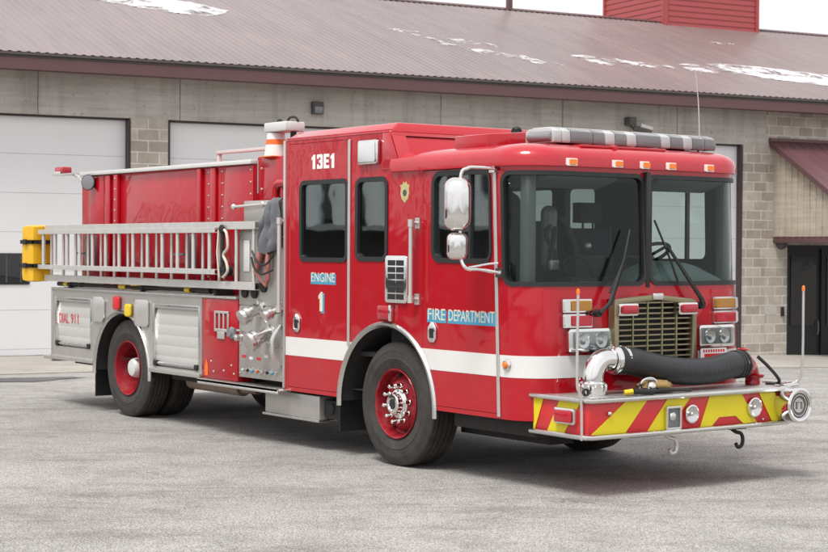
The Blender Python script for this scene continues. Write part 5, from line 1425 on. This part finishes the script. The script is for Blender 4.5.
# concrete apron in front of the doors
g = G(); vs = []; ns = 60
for i in range(ns + 1):
    t = -5.5 + 38 * i / ns
    for j in range(9):
        o_ = -.0 + (3.9 + .08 * noise.noise(Vector((t, 3, 0)))) * j / 8; p = Vector((WL.x, WL.y, 0)) + tdir * t + ndir * o_; vs.append((p.x, p.y, gz(p.x, p.y) + .006))
g.add(vs, [(i * 9 + j, (i + 1) * 9 + j, (i + 1) * 9 + j + 1, i * 9 + j + 1) for i in range(ns) for j in range(8)], True)
o = part('pavement_apron', g, M['apron'], ang=80); o['kind'] = 'structure'
def blot(cx, cy, rx, ry, rot, seed, name, mat, h=.005):
    g = G(); n = 60; vs = [(cx, cy, gz(cx, cy) + h)]
    for k in range(n):
        a = 2 * PI * k / n; r = 1 + .45 * noise.noise(Vector((math.cos(a) * 1.8, math.sin(a) * 1.8, seed))) + .18 * noise.noise(Vector((math.cos(a) * 7, math.sin(a) * 7, seed)))
        x = rx * r * math.cos(a); y = ry * r * math.sin(a); X = cx + x * math.cos(rot) - y * math.sin(rot); Y = cy + x * math.sin(rot) + y * math.cos(rot); vs.append((X, Y, gz(X, Y) + h))
    g.add(vs, [(0, 1 + k, 1 + (k + 1) % n) for k in range(n)]); o = part(name, g, mat); o['kind'] = 'structure'
blot(-12.3, -.35, .34, 1.0, math.radians(-8), 2., 'asphalt_patch', M['puddle'], .008)
# low ridge added all round, out of view, to darken reflections in the glass
g = G(); n = 360; R_ = 260; rows = []
for k in range(n):
    a = 2 * PI * k / n; c, s = math.cos(a), math.sin(a)
    h = 4.5 + 3 * noise.noise(Vector((c * 3, s * 3, 0))) + 1.5 * noise.noise(Vector((c * 14, s * 14, 3))) + 1.2 * noise.noise(Vector((c * 60, s * 60, 8)))
    rows.append([(c * R_, s * R_, -1), (c * (R_ + 8), s * (R_ + 8), h * .6), (c * (R_ + 20), s * (R_ + 20), h), (c * (R_ + 60), s * (R_ + 60), h * .7), (c * (R_ + 90), s * (R_ + 90), -1)])
g.add([p for R in rows for p in R], [(k * 5 + j, ((k + 1) % n) * 5 + j, ((k + 1) % n) * 5 + j + 1, k * 5 + j + 1) for k in range(n) for j in range(4)], True)
o = part('reflection_ridge', g, M['hill'], recentre=False); o['kind'] = 'structure'

# low building added out of view, to be mirrored in cab glass and paint
OB = empty('yard_shed', (-24., -15., 0), math.radians(123)); OB['_o'] = [0, 0, 0]
tag(OB, 'low dark walled shed with pale ribbed roof, seen only mirrored in the side windows', 'shed')
g = G(); g.box((-16, -.0, 0), (8, 8., 2.45)); g.box((-16.2, 8., 0), (16.2, 8.3, 2.5)) if False else None
part('wall', g, plain('shed_wall', (.09, .085, .08), .8, .3, 1.2), OB)
g = G(); g.prism([(-.7, 2.40), (6., 5.4), (12., 2.4), (12, 2.3), (6., 5.25), (-.7, 2.28)], 'yz', -17, 9); sr = part('roof', g, plain('pale_sheet_roof', (.60, .62, .63), .5, .06, 1), OB)
g = G(); x = -16.9
while x < 8.7:
    g.prism([(-.71, 2.405), (6., 5.405), (6., 5.52), (-.71, 2.52)], 'yz', x, x + .20); x += .80
g2 = part('roof_seams', g, M['dark'], sr); g2['kind'] = 'stuff'
# ================================================================== LIGHT, SKY, CAMERA
SUN_EL, SUN_AZ = 62., 295.      # azimuth measured counter-clockwise from +x
w = bpy.data.worlds.new('World'); sc.world = w; w.use_nodes = True; nt = w.node_tree; nt.nodes.clear()
out = nt.nodes.new('ShaderNodeOutputWorld'); bg = nt.nodes.new('ShaderNodeBackground'); sky = nt.nodes.new('ShaderNodeTexSky')
sky.sky_type = 'NISHITA'; sky.sun_disc = False; sky.sun_elevation = math.radians(SUN_EL); sky.sun_rotation = math.radians(90 - SUN_AZ)
sky.dust_density = 4; sky.air_density = 1.0; sky.ozone_density = 1
hs = nt.nodes.new('ShaderNodeHueSaturation'); hs.inputs['Saturation'].default_value = .18; hs.inputs['Value'].default_value = 1.
nt.links.new(sky.outputs[0], hs.inputs['Color'])
cl = mixc(nt, .62, hs.outputs[0], (10.2, 10.2, 10.45))
nt.links.new(cl, bg.inputs['Color']); bg.inputs['Strength'].default_value = .092; nt.links.new(bg.outputs[0], out.inputs[0])
sd_ = bpy.data.lights.new('sun', 'SUN'); sd_.energy = 1.85; sd_.angle = math.radians(18); sd_.color = (1, .965, .92)
so = bpy.data.objects.new('sun', sd_); COL.objects.link(so)
dv = Vector((math.cos(math.radians(SUN_EL)) * math.cos(math.radians(SUN_AZ)), math.cos(math.radians(SUN_EL)) * math.sin(math.radians(SUN_AZ)), math.sin(math.radians(SUN_EL))))
so.rotation_euler = dv.to_track_quat('Z', 'Y').to_euler(); so.location = dv * 50

cam = bpy.data.cameras.new('camera'); co = bpy.data.objects.new('camera', cam); COL.objects.link(co); sc.camera = co
yaw, pitch_, roll = 2.511017236, -.016040083, .00598734
fwd = Vector((math.cos(yaw) * math.cos(pitch_), math.sin(yaw) * math.cos(pitch_), math.sin(pitch_)))
rt = fwd.cross(Vector((0, 0, 1))).normalized(); up = rt.cross(fwd)
r2 = math.cos(roll) * rt + math.sin(roll) * up; u2 = -math.sin(roll) * rt + math.cos(roll) * up
mt = Matrix((r2, u2, -fwd)).transposed().to_4x4(); mt.translation = Vector((9.76391645, -9.47546045, 1.84613083)); co.matrix_world = mt
cam.sensor_width = 36; cam.lens = 1686.2467 / 828 * 36; cam.clip_end = 3000; cam.clip_start = .1
cam.dof.use_dof = True; cam.dof.focus_distance = 14.5; cam.dof.aperture_fstop = 5.0
sc.view_settings.view_transform = 'Standard'; sc.view_settings.look = 'None'; sc.view_settings.gamma = 1; sc.view_settings.exposure = .60
sc.view_settings.use_curve_mapping = False
sc.render.engine = 'CYCLES'; sc.cycles.max_bounces = 8; sc.cycles.transparent_max_bounces = 24; sc.cycles.caustics_reflective = False
for o in bpy.data.objects:
    if '_o' in o: del o['_o']
